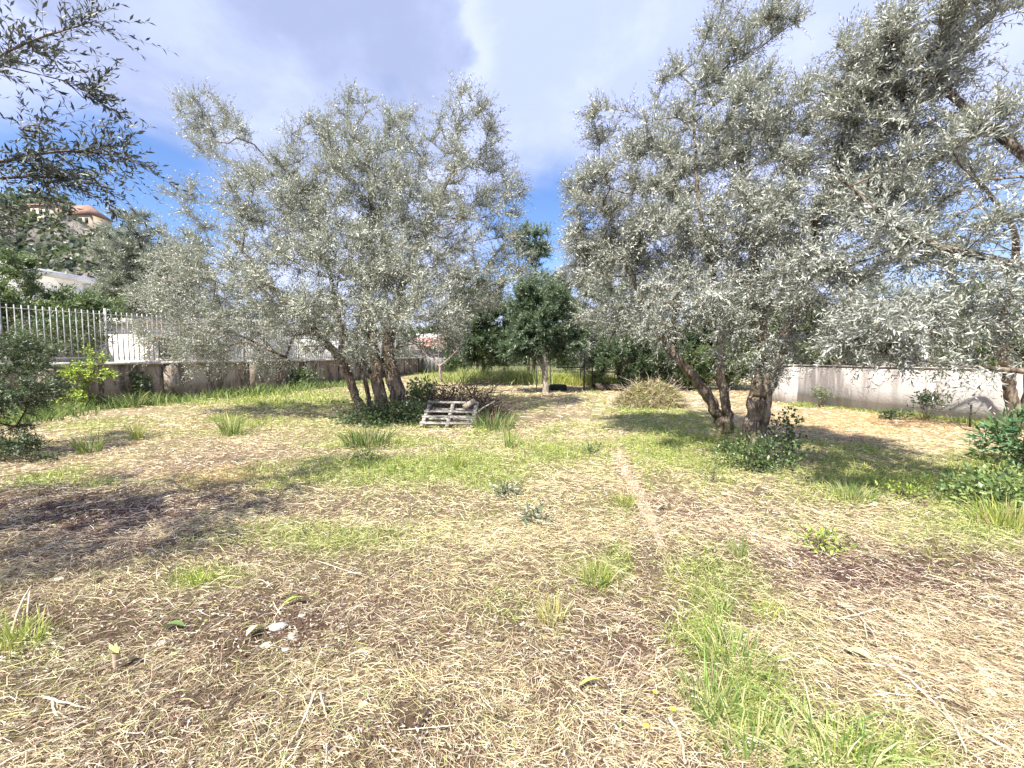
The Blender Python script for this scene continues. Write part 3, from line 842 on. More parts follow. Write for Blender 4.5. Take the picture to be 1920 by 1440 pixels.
# ---- background and mid trees
def bgtree(name, label, base, ells, natt, nspr, trunks=None, **kw):
    bse = np.asarray(base, float)
    if trunks is None:
        c = ells[0][0]
        trunks = [([bse + [0, 0, -.1], bse * .6 + c * .4 + [0.05, 0, 0], c], [.14, .10, .05])]
    return tree(name, label, 'tree', bse, trunks, ells, natt, nspr, sides=8, tip_r=.006, sub=.7, stems=False, one=True, **kw)

b3 = gnd(1022, 743)
bgtree('evergreen_tree', 'small dark green tree with straight grey trunk in the open middle ground', b3,
       [ell(1015, 590, 65, 55, 16.8, 1.4), ell(975, 640, 45, 35, 16.8, .9), ell(1055, 625, 38, 40, 16.9, .9), ell(1015, 565, 62, 35, 17, .9), ell(1015, 650, 60, 22, 16.8, .9)],
       150, 2900, [T([(1023, 748, 16.6, .14), (1022, 715, 16.6, .12), (1021, 690, 16.6, .12), (1018, 640, 16.7, .09), (1015, 580, 16.8, .05)]),
                   T([(1020, 698, 16.6, .07), (1008, 672, 16.6, .06), (985, 640, 16.7, .04)])],
       k=14, leaf=.155, wr=.42, pal=[(.04, .075, .04), (.06, .10, .055), (.10, .145, .085), (.17, .21, .14)], mat='green_leaf', bark='pale_bark', sl=(.3, .6))
b4 = gnd(905, 712)
bgtree('evergreen_tree', 'dense dark round tree between the shed and the straight grey trunk', b4,
       [ell(905, 615, 68, 60, 21, 1.9), ell(900, 560, 60, 50, 21.5, 1.4), ell(935, 650, 40, 32, 20.8, 1.2), ell(890, 655, 45, 25, 20.8, 1.2)],
       150, 2900, k=14, leaf=.19, wr=.42, pal=DKGREEN, mat='green_leaf', bark='dark_bark', sl=(.35, .7))
b5 = gnd(1000, 706)
bgtree('tall_tree', 'tall upright dark green tree rising behind the small trunk', b5,
       [ell(1005, 465, 48, 38, 26, 1.5), ell(1015, 540, 50, 50, 26, 1.8), ell(985, 580, 45, 50, 26, 1.6), ell(1040, 560, 35, 50, 26, 1.4), ell(985, 460, 30, 30, 26, .9)],
       190, 2600, k=14, leaf=.2, wr=.38, pal=[(.09, .14, .10), (.15, .2, .15), (.25, .3, .24)], mat='green_leaf', bark='dark_bark', sl=(.4, .8), up=.3, shell=.6)
b6 = gnd(1165, 722)
bgtree('olive_tree', 'pale olive behind the pipe frame with its skirt of hanging branches', b6,
       [ell(1130, 560, 75, 60, 19.5, 1.8), ell(1190, 620, 70, 45, 19, 1.5), ell(1100, 620, 40, 40, 19.5, 1.1), ell(1120, 480, 50, 45, 20, 1.3), ell(1230, 560, 60, 50, 19.5, 1.5), ell(1070, 560, 40, 60, 20, 1.), ell(1110, 660, 50, 30, 19, .9)],
       230, 4300, k=14, leaf=.19, wr=.3, pal=OLIVE, sl=(.35, .75), hang=.5)
b7 = gnd(1190, 733)
bgtree('evergreen_bush', 'dark thicket of upright stems behind the cut grass heap', b7,
       [ell(1180, 665, 70, 42, 17.6, 1.2), ell(1250, 670, 55, 42, 17.8, 1.1), ell(1135, 685, 34, 34, 17.8, .8), ell(1220, 705, 70, 18, 17.8, .6)],
       150, 2500, [([b7 + [dx, dy, -.1], b7 + [dx * 1.2, dy, .8], b7 + [dx * 1.7, dy * 1.2, 1.9]], [.07, .06, .04]) for dx, dy in
                   [(-.5, 0), (-.25, -.2), (0, .1), (.2, -.15), (.5, 0), (.85, .1), (1.2, 0)]],
       k=12, leaf=.13, wr=.4, pal=DKGREEN[:3], mat='green_leaf', bark='dark_bark', sl=(.25, .5))
# left side behind the fence
b8 = np.array([-17.2, 13.0, 0.])
bgtree('evergreen_tree', 'bright green leafy tree standing behind the left railing', b8,
       [ell(20, 560, 90, 80, 14.5, 1.8), ell(110, 600, 70, 60, 15, 1.5), ell(0, 500, 50, 22, 14.5, 1.), ell(-60, 620, 60, 80, 14, 1.5), ell(170, 570, 60, 40, 15.5, 1.)],
       180, 3300, k=14, leaf=.14, wr=.45, pal=[(.06, .10, .04), (.10, .15, .055), (.16, .21, .08), (.30, .36, .15)], mat='green_leaf', sl=(.25, .6))
b9 = np.array([-15.5, 21.5, 0.])
bgtree('olive_tree', 'grey green olive behind the left railing beside the white low house', b9,
       [ell(260, 450, 60, 45, 21, 1.6), ell(235, 500, 50, 45, 21, 1.6), ell(300, 520, 70, 60, 21, 1.8), ell(230, 560, 60, 35, 21, 1.4), ell(340, 500, 50, 60, 21.5, 1.4)],
       190, 3600, k=14, leaf=.19, wr=.3, pal=OLIVE[:4], sl=(.35, .8))
b10 = np.array([-12.2, 24., 0.])
bgtree('olive_tree', 'far olive behind the railing half hidden by the split trunk tree', b10,
       [ell(420, 560, 70, 60, 24, 2.), ell(520, 600, 70, 45, 24, 1.8), ell(600, 590, 60, 50, 25, 1.8)], 90, 1900, k=12, leaf=.18, wr=.3, sl=(.4, .9))
# right side behind the wall
R_T = [('round_crowned_tree', 'dark green tree behind the far left end of the plastered wall', (10.2, 19.5), [(1360, 600, 70, 55, 19.5), (1300, 640, 50, 40, 20), (1420, 630, 50, 45, 19)], 'd'),
       ('round_crowned_tree', 'yellow green bushy tree just behind the plastered wall top', (11.8, 15.0), [(1540, 650, 70, 40, 15), (1490, 610, 45, 55, 15.5), (1610, 640, 60, 50, 15)], 'm'),
       ('round_crowned_tree', 'grey olive behind the middle of the plastered wall', (13.3, 13.2), [(1690, 620, 90, 65, 13.5), (1640, 560, 50, 50, 14), (1770, 640, 70, 45, 13)], 'o'),
       ('round_crowned_tree', 'dark feathery tree behind the right end of the plastered wall', (15.2, 12.0), [(1860, 630, 80, 60, 12), (1930, 600, 70, 80, 12), (1800, 590, 60, 50, 13)], 'm'),
       ('round_crowned_tree', 'tall pale tree far behind the right hand olive', (14.5, 27.0), [(1400, 560, 80, 50, 27), (1330, 580, 50, 40, 27), (1470, 540, 60, 50, 27)], 'o')]
R_T.append(('round_crowned_tree', 'light green bushy growth between the thicket and the right olive trunks', (8.2, 18.5), [(1310, 690, 45, 30, 18), (1370, 680, 45, 35, 18.2)], 'm'))
for nm, lb, (bx_, by_), es, kind in R_T:
    P = {'d': dict(pal=DKGREEN, mat='green_leaf', wr=.42), 'm': dict(pal=MIDGREEN, mat='green_leaf', wr=.4), 'o': dict(pal=OLIVE, wr=.3)}[kind]
    bgtree(nm, lb, (bx_, by_, 0), [ell(*e) for e in es], 120, 2600, k=13, leaf=.0095 * by_, sl=(.3, .7), **P)
# rear row closing the field
REAR = [(-13, 44, 5.5, 'o', 'pale olive in the rear row above the far end of the railing'), (-7.5, 42, 5, 'd', 'dark tree in the rear row behind the shed'),
        (-3.0, 36, 5, 'm', 'mid green tree in the rear row left of the tall upright tree'), (1.5, 38, 5.4, 'o', 'olive in the rear row behind the small grey trunk'),
        (6.0, 36, 5.2, 'd', 'dark tree in the rear row behind the pipe frame'), (10.5, 34, 5.4, 'm', 'mid green tree in the rear row behind the thicket'),
        (15.5, 33, 5.0, 'o', 'olive in the rear row behind the leaning pale trunk'), (22, 31, 5.5, 'd', 'dark tree in the rear row far behind the plastered wall'),
        (29, 28, 5.5, 'm', 'broad green tree far behind the right end of the plastered wall'), (-22, 36, 6.5, 'd', 'dark tree behind the low white house')]
for x_, y_, h_, kind, lb in REAR:
    P = {'d': dict(pal=DKGREEN, mat='green_leaf', wr=.42), 'm': dict(pal=MIDGREEN, mat='green_leaf', wr=.4), 'o': dict(pal=OLIVE[:4], wr=.3)}[kind]
    e = [(np.array([x_, y_, h_ * .55]), np.array([2.4, 1.8, h_ * .33])), (np.array([x_ - 1.5, y_ - .4, h_ * .4]), np.array([1.4, 1.2, h_ * .3])),
         (np.array([x_ + 1.6, y_ - .3, h_ * .42]), np.array([1.4, 1.2, h_ * .28])), (np.array([x_ + .3, y_, h_ * .8]), np.array([1.2, 1., h_ * .2]))]
    bgtree('rear_tree', lb, (x_, y_, 0), e, 80, 1100, k=12, leaf=.32, sl=(.5, 1.), group='trees of the rear row', **P)
# far wood as one mass
n = 26000
xw = rng.uniform(-110, 110, n); yw = 62 + rng.uniform(-7, 7, n) + .002 * xw ** 2 * -1
hw = (4.2 + 2.6 * vn(xw / 5, yw / 9, 21)) * rng.random(n) ** .6
c = np.array(MIDGREEN + DKGREEN)[rng.integers(0, 8, n)] * rng.uniform(.7, 1.2, (n, 1))
V, F = leafmesh(np.stack([xw, yw, hw], 1), unit(rng.normal(0, 1, (n, 3))), unit(rng.normal(0, 1, (n, 3)) + [0, -.4, .8]), rng.uniform(.5, 1.1, n), .6)
o = obj('distant_wood', np_mesh('distant_wood', V, F, 'green_leaf', np.repeat(c, 4, axis=0))); o['kind'] = 'stuff'
o['label'] = 'distant belt of mixed trees closing the horizon'; o['category'] = 'wood'

# ------------------------------------------------------------------ hill with houses far left
hx = np.linspace(-330, -60, 110); hy = np.linspace(95, 330, 80)
HX, HY = np.meshgrid(hx, hy)
def hillh(x, y):
    r = -x / np.maximum(y, 1)                    # bearing to the left
    top = 55 * np.clip((r - .68) / .36, 0, 1) ** .6
    front = np.clip((y - 108 - 8 * vn(x / 20, y / 20, 31)) / 42, 0, 1) ** .5
    back = np.clip((330 - y) / 90, 0, 1)
    return top * front * back * (1 + .16 * (vn(x / 16, y / 16, 30) - .5)) + 4 * (vn(x / 5, y / 5, 32) - .5) * front
HZ = hillh(HX.ravel(), HY.ravel()) - .5
nxh = len(hx)
I = (np.arange(len(hy) - 1)[:, None] * nxh + np.arange(nxh - 1)).ravel()
ho = struct(obj('hill', np_mesh('hill', np.stack([HX.ravel(), HY.ravel(), HZ], 1), np.stack([I, I + 1, I + 1 + nxh, I + nxh], 1), 'hillside', None, True)))
ho['label'] = 'steep rocky wooded hill rising at far left'
# trees on the hill (mass)
n = 30000
xh = rng.uniform(-300, -75, n); yh = rng.uniform(105, 190, n)
keep = (vn(xh / 9, yh / 9, 33) > .42) & (hillh(xh, yh) > 3)
xh, yh = xh[keep], yh[keep]; n = len(xh)
V, F = leafmesh(np.stack([xh, yh, hillh(xh, yh) + rng.uniform(-.5, 3.0, n)], 1), unit(rng.normal(0, 1, (n, 3))), unit(rng.normal(0, 1, (n, 3)) + [0, -.4, .6]), rng.uniform(1.0, 2.2, n), .65)
c = np.array([(.035, .055, .04), (.05, .075, .045), (.08, .10, .065), (.13, .135, .1)])[rng.integers(0, 4, n)]
o = obj('hillside_scrub', np_mesh('hillside_scrub', V, F, 'green_leaf', np.repeat(c, 4, axis=0))); o['kind'] = 'stuff'
o['label'] = 'dark scrub and trees covering the rocky hill'; o['category'] = 'scrub'

def ground_on_hill(px, py, d):
    p = at(px, py, d); return p
def hill_house(px0, px1, ytop, ybot, d, label, roof, rows, ncol):
    p0, p1 = at(px0, ybot, d), at(px1, ybot, d)
    zt = at(px0, ytop, d)[2]; zb = p0[2] - 9
    root = empty('hill_house', (p0 + p1) / 2, label, 'house')
    org = (p0 + p1) / 2
    w = p1[0] - p0[0]
    a = Acc(); box(a, ((p0[0] + p1[0]) / 2, d + 4, (zt + zb) / 2), (w, 8, zt - zb)); obj('wall', a.mesh('wall', 'house_wall', org), root)
    a = Acc()
    if roof == 'flat': box(a, ((p0[0] + p1[0]) / 2, d + 4, zt + .25), (w + 1, 9, .5))
    else:
        c0 = (p0[0] + p1[0]) / 2
        V = np.array([[p0[0] - .6, d - .6, zt], [p1[0] + .6, d - .6, zt], [p1[0] + .6, d + 8.6, zt], [p0[0] - .6, d + 8.6, zt],
                      [c0 - w * .25, d + 4, zt + roof], [c0 + w * .2, d + 4, zt + roof]])
        a.add(V, np.array([[0, 1, 5, 4], [2, 3, 4, 5], [0, 3, 2, 1]])); a.F3.append(np.array([[1, 2, 5], [3, 0, 4]]))
    obj('roof', a.mesh('roof', 'brown_roof', org), root)
    me = None
    for r in range(rows):
        for cidx in range(ncol):
            xw_ = p0[0] + w * (cidx + .5) / ncol; zw_ = zt - 2.0 - r * 3.2
            if me is None:
                a = Acc(); box(a, (0, 0, 0), (w / ncol * .45, .3, 1.7)); me = a.mesh('window', 'dark_void')
            obj('window', me, root, (xw_ - org[0], d - .05 - org[1], zw_ - org[2]))
hill_house(58, 96, 386, 404, 140, 'cream house with a row of dark windows on the hilltop', 'flat', 2, 3)
hill_house(100, 168, 402, 412, 146, 'long house with low brown tiled roof on the hill crest', 4.5, 1, 6)

# ------------------------------------------------------------------ left wall, railing, houses
WA, WB, WC = np.array([-16.2, 4.5]), np.array([-10.3, 18.3]), np.array([-7.7, 36.0])
WT = 1.24
def wall_run(root, A, B_, org, z0, z1, th, part, mat, length):
    """panels between joints"""
    d = B_ - A; Lw = np.linalg.norm(d); d = d / Lw; nrm = np.array([d[1], -d[0]])
    k = max(1, int(round(Lw / length)))
    for i in range(k):
        a0, a1 = Lw * i / k, Lw * (i + 1) / k - .012
        c2 = A + d * (a0 + a1) / 2
        m = 7
        # lumpy front: grid
        acc = Acc()
        su = np.linspace(0, 1, max(4, int((a1 - a0) / .25))); sv = np.linspace(0, 1, m)
        U, Vv = np.meshgrid(su, sv)
        x = A[0] + d[0] * (a0 + (a1 - a0) * U); y = A[1] + d[1] * (a0 + (a1 - a0) * U); z = z0 + (z1 - z0) * Vv
        bump = .03 * (vn((x + y) * 2.2, z * 2.5, 41) - .5) + .012 * (vn((x + y) * 8, z * 8, 42) - .5)
        fx = x + nrm[0] * (th / 2 + bump); fy = y + nrm[1] * (th / 2 + bump)
        P = np.stack([fx.ravel(), fy.ravel(), z.ravel()], 1); q = len(su)
        I = (np.arange(m - 1)[:, None] * q + np.arange(q - 1)).ravel()
        acc.add(P, np.stack([I, I + 1, I + 1 + q, I + q], 1))
        ax = np.array([[d[0], d[1], 0], [nrm[0], nrm[1], 0], [0, 0, 1]])
        box(acc, (c2[0] - nrm[0] * .02, c2[1] - nrm[1] * .02, (z0 + z1) / 2), (a1 - a0, th - .04, z1 - z0 - .002), ax)
        obj(part, acc.mesh(part, mat, org), root)
org = np.array([WA[0], WA[1], 0.])
lw = empty('retaining_wall', org, 'stained concrete retaining wall with pilasters along the left side', 'wall')
wall_run(lw, WA, WB, org, -.15, WT, .26, 'panel', 'retaining_wall', 3.0)
wall_run(lw, WB, WC, org, -.15, WT, .26, 'panel', 'retaining_wall', 3.6)
def frame2(A, B_):
    d = (B_ - A) / np.linalg.norm(B_ - A); nrm = np.array([d[1], -d[0]])
    return d, nrm, np.array([[d[0], d[1], 0], [nrm[0], nrm[1], 0], [0, 0, 1]])
for (A, B_, k) in ((WA, WB, 5), (WB, WC, 6)):
    d, nrm, ax = frame2(A, B_); Lw = np.linalg.norm(B_ - A)
    for i in range(k):
        s = Lw * (i + .5) / k + .3
        c2 = A + d * s + nrm * .17
        a = Acc(); box(a, (c2[0], c2[1], .52), (.45, .07, 1.3), ax, .006); obj('pilaster', a.mesh('pilaster', 'retaining_wall', org), lw)
    kk = int(Lw / 1.5)
    for i in range(kk):
        s = Lw * (i + .5) / kk; c2 = A + d * s + nrm * .03
        a = Acc(); box(a, (c2[0], c2[1], WT + .045), (Lw / kk - .012, .40, .085), ax, .004); obj('coping_stone', a.mesh('coping_stone', 'plaster_chip', org), lw)
# railing
rl = empty('railing', (WA[0], WA[1], WT), 'pale metal bar railing on top of the left retaining wall', 'railing')
orgr = np.array([WA[0], WA[1], WT])
a = Acc(); box(a, (0, 0, .80), (.022, .022, 1.52)); bar_me = a.mesh('bar', 'fence_paint')
a = Acc(); box(a, (0, 0, .82), (.055, .055, 1.66)); post_me = a.mesh('post', 'fence_paint')
zt0 = WT + .09
for (A, B_, gap_) in ((WA + (WB - WA) * .25, WB, .135), (WB, WC, .17)):
    d, nrm, ax = frame2(A, B_); Lw = np.linalg.norm(B_ - A); th = math.atan2(d[1], d[0])
    kb = int(Lw / gap_)
    for i in range(kb):
        c2 = A + d * (i + .5) * gap_
        me = post_me if i % 16 == 8 else bar_me
        o = obj('post' if me is post_me else 'bar', me, rl, (c2[0] - orgr[0], c2[1] - orgr[1], zt0 - WT)); o.rotation_euler[2] = th + rng.normal(0, .02)
    for zr in (.12, 1.46):
        a = Acc(); c2 = (A + B_) / 2; box(a, (c2[0], c2[1], zt0 + zr), (Lw, .045, .02), ax); obj('rail', a.mesh('rail', 'fence_paint', orgr), rl)

def house(name, label, x0, x1, y0, y1, h, wins=(), slab=.28, over=.35, mat='white_plaster', cat='house', roofmat='white_plaster'):
    root = empty(name, ((x0 + x1) / 2, y0, 0), label, cat); org = np.array([(x0 + x1) / 2, y0, 0])
    a = Acc(); box(a, ((x0 + x1) / 2, (y0 + y1) / 2, h / 2 - .1), (x1 - x0, y1 - y0, h + .2)); obj('wall', a.mesh('wall', mat, org), root)
    a = Acc(); box(a, ((x0 + x1) / 2, (y0 + y1) / 2, h + slab / 2 + .003), (x1 - x0 + 2 * over, y1 - y0 + 2 * over, slab)); obj('roof', a.mesh('roof', roofmat, org), root)
    for (side, s, z, w_, h_) in wins:
        a = Acc()
        if side == 'x': box(a, (x1 + .01, s, z), (.08, w_, h_))
        else: box(a, (s, y0 - .01, z), (w_, .08, h_))
        wf = obj('window', a.mesh('window', 'dark_void', org), root)
        a = Acc()
        if side == 'x': box(a, (x1 + .05, s, z - h_ / 2 - .05), (.14, w_ + .2, .07))
        else: box(a, (s, y0 - .05, z - h_ / 2 - .05), (w_ + .2, .14, .07))
        obj('sill', a.mesh('sill', 'white_plaster', org), wf)
    return root
house('white_house', 'tall white house with thick flat roof slab behind the left railing', -36, -23.6, 17.5, 24.2, 5.5,
      [('x', 19.2, 3.6, 1.1, 1.3), ('x', 22.3, 3.6, 1.1, 1.3)])
house('white_house', 'low white house showing between the railing bars', -22.5, -14.6, 22.5, 28, 3.2, [('y', -18.5, 1.9, 1.0, 1.1), ('y', -16.2, 1.9, 1.0, 1.1)])
lwg = Acc(); c0, c1 = np.array([-14.6, 26.]), np.array([-11.2, 40.]); d, nrm, ax = frame2(c0, c1); m_ = (c0 + c1) / 2
box(lwg, (m_[0], m_[1], 1.25), (np.linalg.norm(c1 - c0), .2, 2.7), ax)
tag(obj('garden_wall', lwg.mesh('garden_wall', 'white_plaster')), 'bright white garden wall seen behind the leaning trunks', 'wall')

# shed at the far end of the left wall
so_ = np.array([-6.4, 35.5, 0])
sh = empty('shed', so_, 'grey shed with pink tiled roof at the far end of the left wall', 'shed')
for i in range(10):
    a = Acc(); w_ = .34
    box(a, (-8.2 + .36 * i, 35.5, 1.1), (w_, .05 + .03 * (i % 2), 2.3)); obj('wall_panel', a.mesh('wall_panel', 'corrugated', so_), sh)
a = Acc(); box(a, (-6.5, 37.2, 1.1), (3.7, 3.2, 2.2)); obj('wall', a.mesh('wall', 'corrugated', so_), sh)
for r in range(5):
    for cidx in range(12):
        a = Acc(); t = r * .42
        ax = np.array([[1, 0, 0], [0, .93, .37], [0, -.37, .93]])
        box(a, (-8.5 + cidx * .36, 35.1 + t * .93, 2.32 + t * .37 + .02 * (cidx % 2)), (.33, .45, .05), ax, .006)
        obj('roof_tile', a.mesh('roof_tile', 'roof_tile', so_), sh)
a = Acc(); box(a, (-4.35, 35.3, 1.35), (.45, .4, 2.9), None, .01); obj('pillar', a.mesh('pillar', 'white_plaster', so_), sh)
a = Acc(); box(a, (-6.4, 38.2, 3.0), (4.6, .25, .9)); obj('parapet', a.mesh('parapet', 'white_plaster', so_), sh)

# ------------------------------------------------------------------ right wall
RA, RB, RC = np.array([8.4, 14.15]), np.array([9.0, 13.0]), np.array([13.6, 4.2])
orr_ = np.array([RB[0], RB[1], 0])
rw = empty('plastered_wall', orr_, 'pale streaky plastered boundary wall along the right side', 'wall')
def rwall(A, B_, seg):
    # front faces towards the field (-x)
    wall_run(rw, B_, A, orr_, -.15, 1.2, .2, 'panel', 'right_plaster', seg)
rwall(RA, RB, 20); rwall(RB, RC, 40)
for (A, B_) in ((RA, RB), (RB, RC)):
    d, nrm, ax = frame2(A, B_); c2 = (A + B_) / 2
    a = Acc(); box(a, (c2[0], c2[1], 1.2 + .022), (np.linalg.norm(B_ - A), .25, .035), ax); obj('coping', a.mesh('coping', 'right_plaster', orr_), rw)

house('distant_house', 'pale house glimpsed through the boughs above the plastered wall', 20.5, 24, 24, 28, 4.4, [('y', 22, 3.2, 1., 1.1)])

# ------------------------------------------------------------------ pallet leaning low
pc = gnd(842, 800); pd = 8.6
ux = unit(np.array([1, -.04, -.012])); back = unit(np.array([-.33, .84, .43])); nz = np.cross(ux, back)
back = np.cross(nz, ux)
AXP = np.array([ux, back, nz])
po = at(787, 803, 8.6); po[2] = .04
pr_ = empty('pallet', po, 'weathered wooden pallet propped against the brushwood by the split trunk', 'pallet')
def pboard(name, u, v, w, su, sv, sw):
    a = Acc(); c = po + ux * u + back * v + nz * w
    box(a, c, (su, sv, sw), AXP, .004); obj(name, a.mesh(name, 'pallet_wood', po), pr_)
PW, PD = 1.15, .94
for v in (.05, .29, .50, .88): pboard('board', PW / 2, v, .09, PW, .075, .022)
for v in (.38, .77): pboard('board', PW / 2, v, -.03, PW, .075, .022)
for u in (.05, PW / 2, PW - .05): pboard('stringer', u, PD / 2, .03, .07, PD, .094)
# stick and plank resting on it
a = Acc(); tube(a, [at(880, 785, 8.9), at(905, 765, 9.2), at(928, 752, 9.5)], [.018, .016, .014], 7, .05)
tag(obj('stick', a.mesh('stick', 'stick_wood')), 'long straight stick pointing right out of the brushwood beside the pallet', 'stick')
a = Acc(); box(a, at(880, 758, 9.15), (.30, .03, .10), np.array([unit(np.array([.8, 0, .6])), [0, 1, 0], unit(np.array([-.6, 0, .8]))]), .01)
tag(obj('wood_offcut', a.mesh('wood_offcut', 'stick_wood')), 'short brown wood offcut on the pallet top right corner', 'wood')

# brushwood pile
def pile(name, label, px, py, rx, ry, d, n, mat, rr, h, cat='brushwood', thick=.004):
    c = gnd(px, py); c[1] = d; c[0] = at(px, py, d)[0]; c[2] = 0
    a = Acc()
    for i in range(n):
        r = math.sqrt(rng.random()); th = rng.uniform(0, 6.28)
        p = c + np.array([math.cos(th) * r * rx, math.sin(th) * r * ry, 0])
        p[2] = h * (1 - r * r) * rng.random() + .03
        dr = unit(np.array([math.cos(th) * .7 + rng.normal(0, .6), rng.normal(0, .7), rng.normal(.15, .35)]))
        L = rng.uniform(*rr); k = 5
        q = [p]
        for _ in range(k):
            dr = unit(dr + rng.normal(0, .22, 3) + [0, 0, -.05]); q.append(q[-1] + dr * L / k)
        q = np.array(q); q[:, 2] = np.maximum(q[:, 2], .01)
        r0 = thick * rng.uniform(.5, 2.2)
        tube(a, q, np.linspace(r0, r0 * .3, len(q)), 3 if r0 < .007 else 5, 0, cap=False)
    o = obj(name, a.mesh(name, mat, c), None, c); tag(o, label, cat); return o
pile('brushwood_pile', 'heap of dark pruned branches behind the wooden pallet', 868, 780, .95, .6, 10.3, 620, 'twig_bark', (.4, 1.2), .85, thick=.0075)
a = Acc()
for q in ([(905, 772, 9.9), (890, 745, 9.9), (872, 722, 9.9), (858, 700, 9.9)], [(905, 772, 9.9), (912, 745, 9.9), (925, 728, 9.9), (938, 715, 9.9)],
          [(890, 745, 9.9), (868, 738, 9.9), (845, 730, 9.9)], [(900, 760, 9.9), (885, 728, 9.9), (884, 710, 9.9)]):
    P, R = catmull([at(*v) for v in q], np.linspace(.02, .005, len(q)), 5); P += rng.normal(0, .01, P.shape); tube(a, P, R, 5, .1)
tag(obj('dead_bough', a.mesh('dead_bough', 'dark_bark')), 'forked dead bough standing up out of the brushwood pile', 'branch')

# heap of cut grass and twigs
hc = gnd(1215, 768)
ph_ = pile('cut_grass_heap', 'rounded heap of dried cuttings and green weeds in the middle ground', 1218, 770, 1.05, .7, 12.6, 900, 'stick_wood', (.3, .8), .62, 'heap', .004)
n = 9000; th = rng.uniform(0, 6.28, n); r = np.sqrt(rng.random(n))
hcx = np.array([at(1218, 770, 12.6)[0], 12.6, 0]); hgt = .60 * (1 - r ** 2) * (.75 + .5 * vn(th * 2, r * 4, 51))
B = np.stack([hcx[0] + np.cos(th) * r * 1.1, hcx[1] + np.sin(th) * r * .75, hgt + .01], 1)
D = unit(rng.normal(0, 1, (n, 3)) * [1, 1, .5]); L = rng.uniform(.08, .25, n)
V, F = leafmesh(B, D, unit(rng.normal(0, 1, (n, 3)) + [0, 0, 1]), L, .07)
gcol = grade([(.5, .42, .26), (.42, .42, .16), (.30, .38, .10), (.60, .52, .34), (.3, .2, .14)], n)
obj('cuttings', np_mesh('cuttings', V - hcx, F, 'straw_blade', np.repeat(gcol, 4, axis=0)), ph_, (hcx - np.array(ph_.location)))

# ------------------------------------------------------------------ plants built of leaves
def B0(D, k): return D[:, k] * 4 + D[:, (k + 1) % 3] * 3
def leaf_clump(name, label, c, r, n, leaf, wr, pal, cat='plant', mat='green_leaf', stems=14, group=None, droop=0., foliage='leaves', bark='twig_bark'):
    c = np.asarray(c, float)
    root = empty(name, (c[0], c[1], 0 if c[2] < 1.2 else c[2]), label, cat, group); org = np.array(root.location)
    D = unit(rng.normal(0, 1, (n, 3))); rad_ = rng.random((n, 1)) ** .45
    az_ = np.arctan2(D[:, 1], D[:, 0]); lob = .55 + .8 * vn(az_ * 1.6 + c[0] * 3, D[:, 2] * 2.5 + c[1], 71)
    B = c + D * rad_ * lob[:, None] * np.asarray(r) + .35 * np.asarray(r) * (vn(B0(D, 0), B0(D, 1), 72) - .5)[:, None]; B[:, 2] = np.maximum(B[:, 2], .02)
    ld = unit(D * .6 + rng.normal(0, .6, (n, 3)) + [0, 0, .25 - droop])
    V, F = leafmesh(B, ld, unit(rng.normal(0, .7, (n, 3)) + [0, -.1, 1]), leaf * rng.uniform(.5, 1.3, n), wr)
    obj(foliage, np_mesh(foliage, V - org, F, mat, np.repeat(grade(pal, n), 4, axis=0)), root)
    a = Acc(); b0 = np.array([c[0], c[1], 0 if c[2] < 1.2 else c[2]])
    for i in range(stems):
        e = B[rng.integers(n)]; m = (b0 + e) / 2 + rng.normal(0, .05, 3) * np.asarray(r).mean()
        P, R = catmull([b0 + rng.normal(0, .03, 3) * [1, 1, 0], m, e], [.008, .006, .002], 3); tube(a, P, R, 4, 0, cap=False)
    obj('stems', a.mesh('stems', bark, org), root)
    return root
def tuft(label, px, py, h, spread, n, pal, w=.006, name='grass_tuft', group=None, cat='grass tuft', lean=.9):
    c = gnd(px, py)
    th = rng.uniform(0, 6.28, n); r0 = np.sqrt(rng.random(n)) * spread * .45
    H = h * rng.uniform(.45, 1.1, n); ln = rng.uniform(.15, lean, n) * (0.5 + r0 / spread)
    t = np.array([0, .33, .66, 1.])
    r = H[:, None] * ln[:, None] * t ** 1.7; z = H[:, None] * (t - .35 * ln[:, None] * t ** 2)
    x = (np.cos(th) * r0)[:, None] + np.cos(th + rng.normal(0, .5, n))[:, None] * r
    y = (np.sin(th) * r0)[:, None] + np.sin(th + rng.normal(0, .5, n))[:, None] * r
    dry = rng.random(n) < .15; H_ = None
    pc_ = grade(pal, n); pc_[dry] = grade([(.6, .52, .34), (.48, .38, .24)], int(dry.sum()))
    V, F, C = ribbon('', None, np.stack([x, y, z], 2), (w * rng.uniform(.6, 1.3, n))[:, None] * np.array([.8, 1, .7, .08]), pc_, '')
    o = obj(name, np_mesh(name, V, F, 'grass_blade', C), None, (c[0], c[1], c[2] - .005))
    return tag(o, label, cat, group)
GR = [(.11, .21, .05), (.17, .28, .07), (.26, .37, .11), (.36, .43, .16), (.45, .45, .22)]
YG = [(.30, .36, .08), (.40, .44, .12), (.48, .48, .16), (.25, .33, .08)]
tuft('dense bright green grass tuft right of centre in the foreground', 1375, 1240, .15, .34, 230, GR)
tuft('long bladed green tuft below the dense bright one', 1330, 1320, .17, .26, 120, GR, .006)
tuft('broad leaved grass tuft near the bottom edge right of centre', 1405, 1400, .14, .36, 130, GR, .009)
tuft('flattened long grass tuft at the bottom edge further right', 1570, 1425, .18, .4, 150, GR, .007, lean=1.6)
tuft('small upright green tuft beside the trodden track', 1350, 1155, .14, .13, 90, GR)
tuft('yellowish green tuft left of the trodden track', 1118, 1095, .17, .22, 150, YG)
tuft('straw yellow tuft below the yellowish green one', 1035, 1165, .13, .18, 110, [(.5, .48, .2), (.42, .40, .14), (.58, .52, .28)])
tuft('bushy green tuft at the upper bend of the track', 1168, 950, .17, .24, 150, YG)
tuft('upright tuft of green blades right of the track', 1385, 1055, .22, .12, 60, GR)
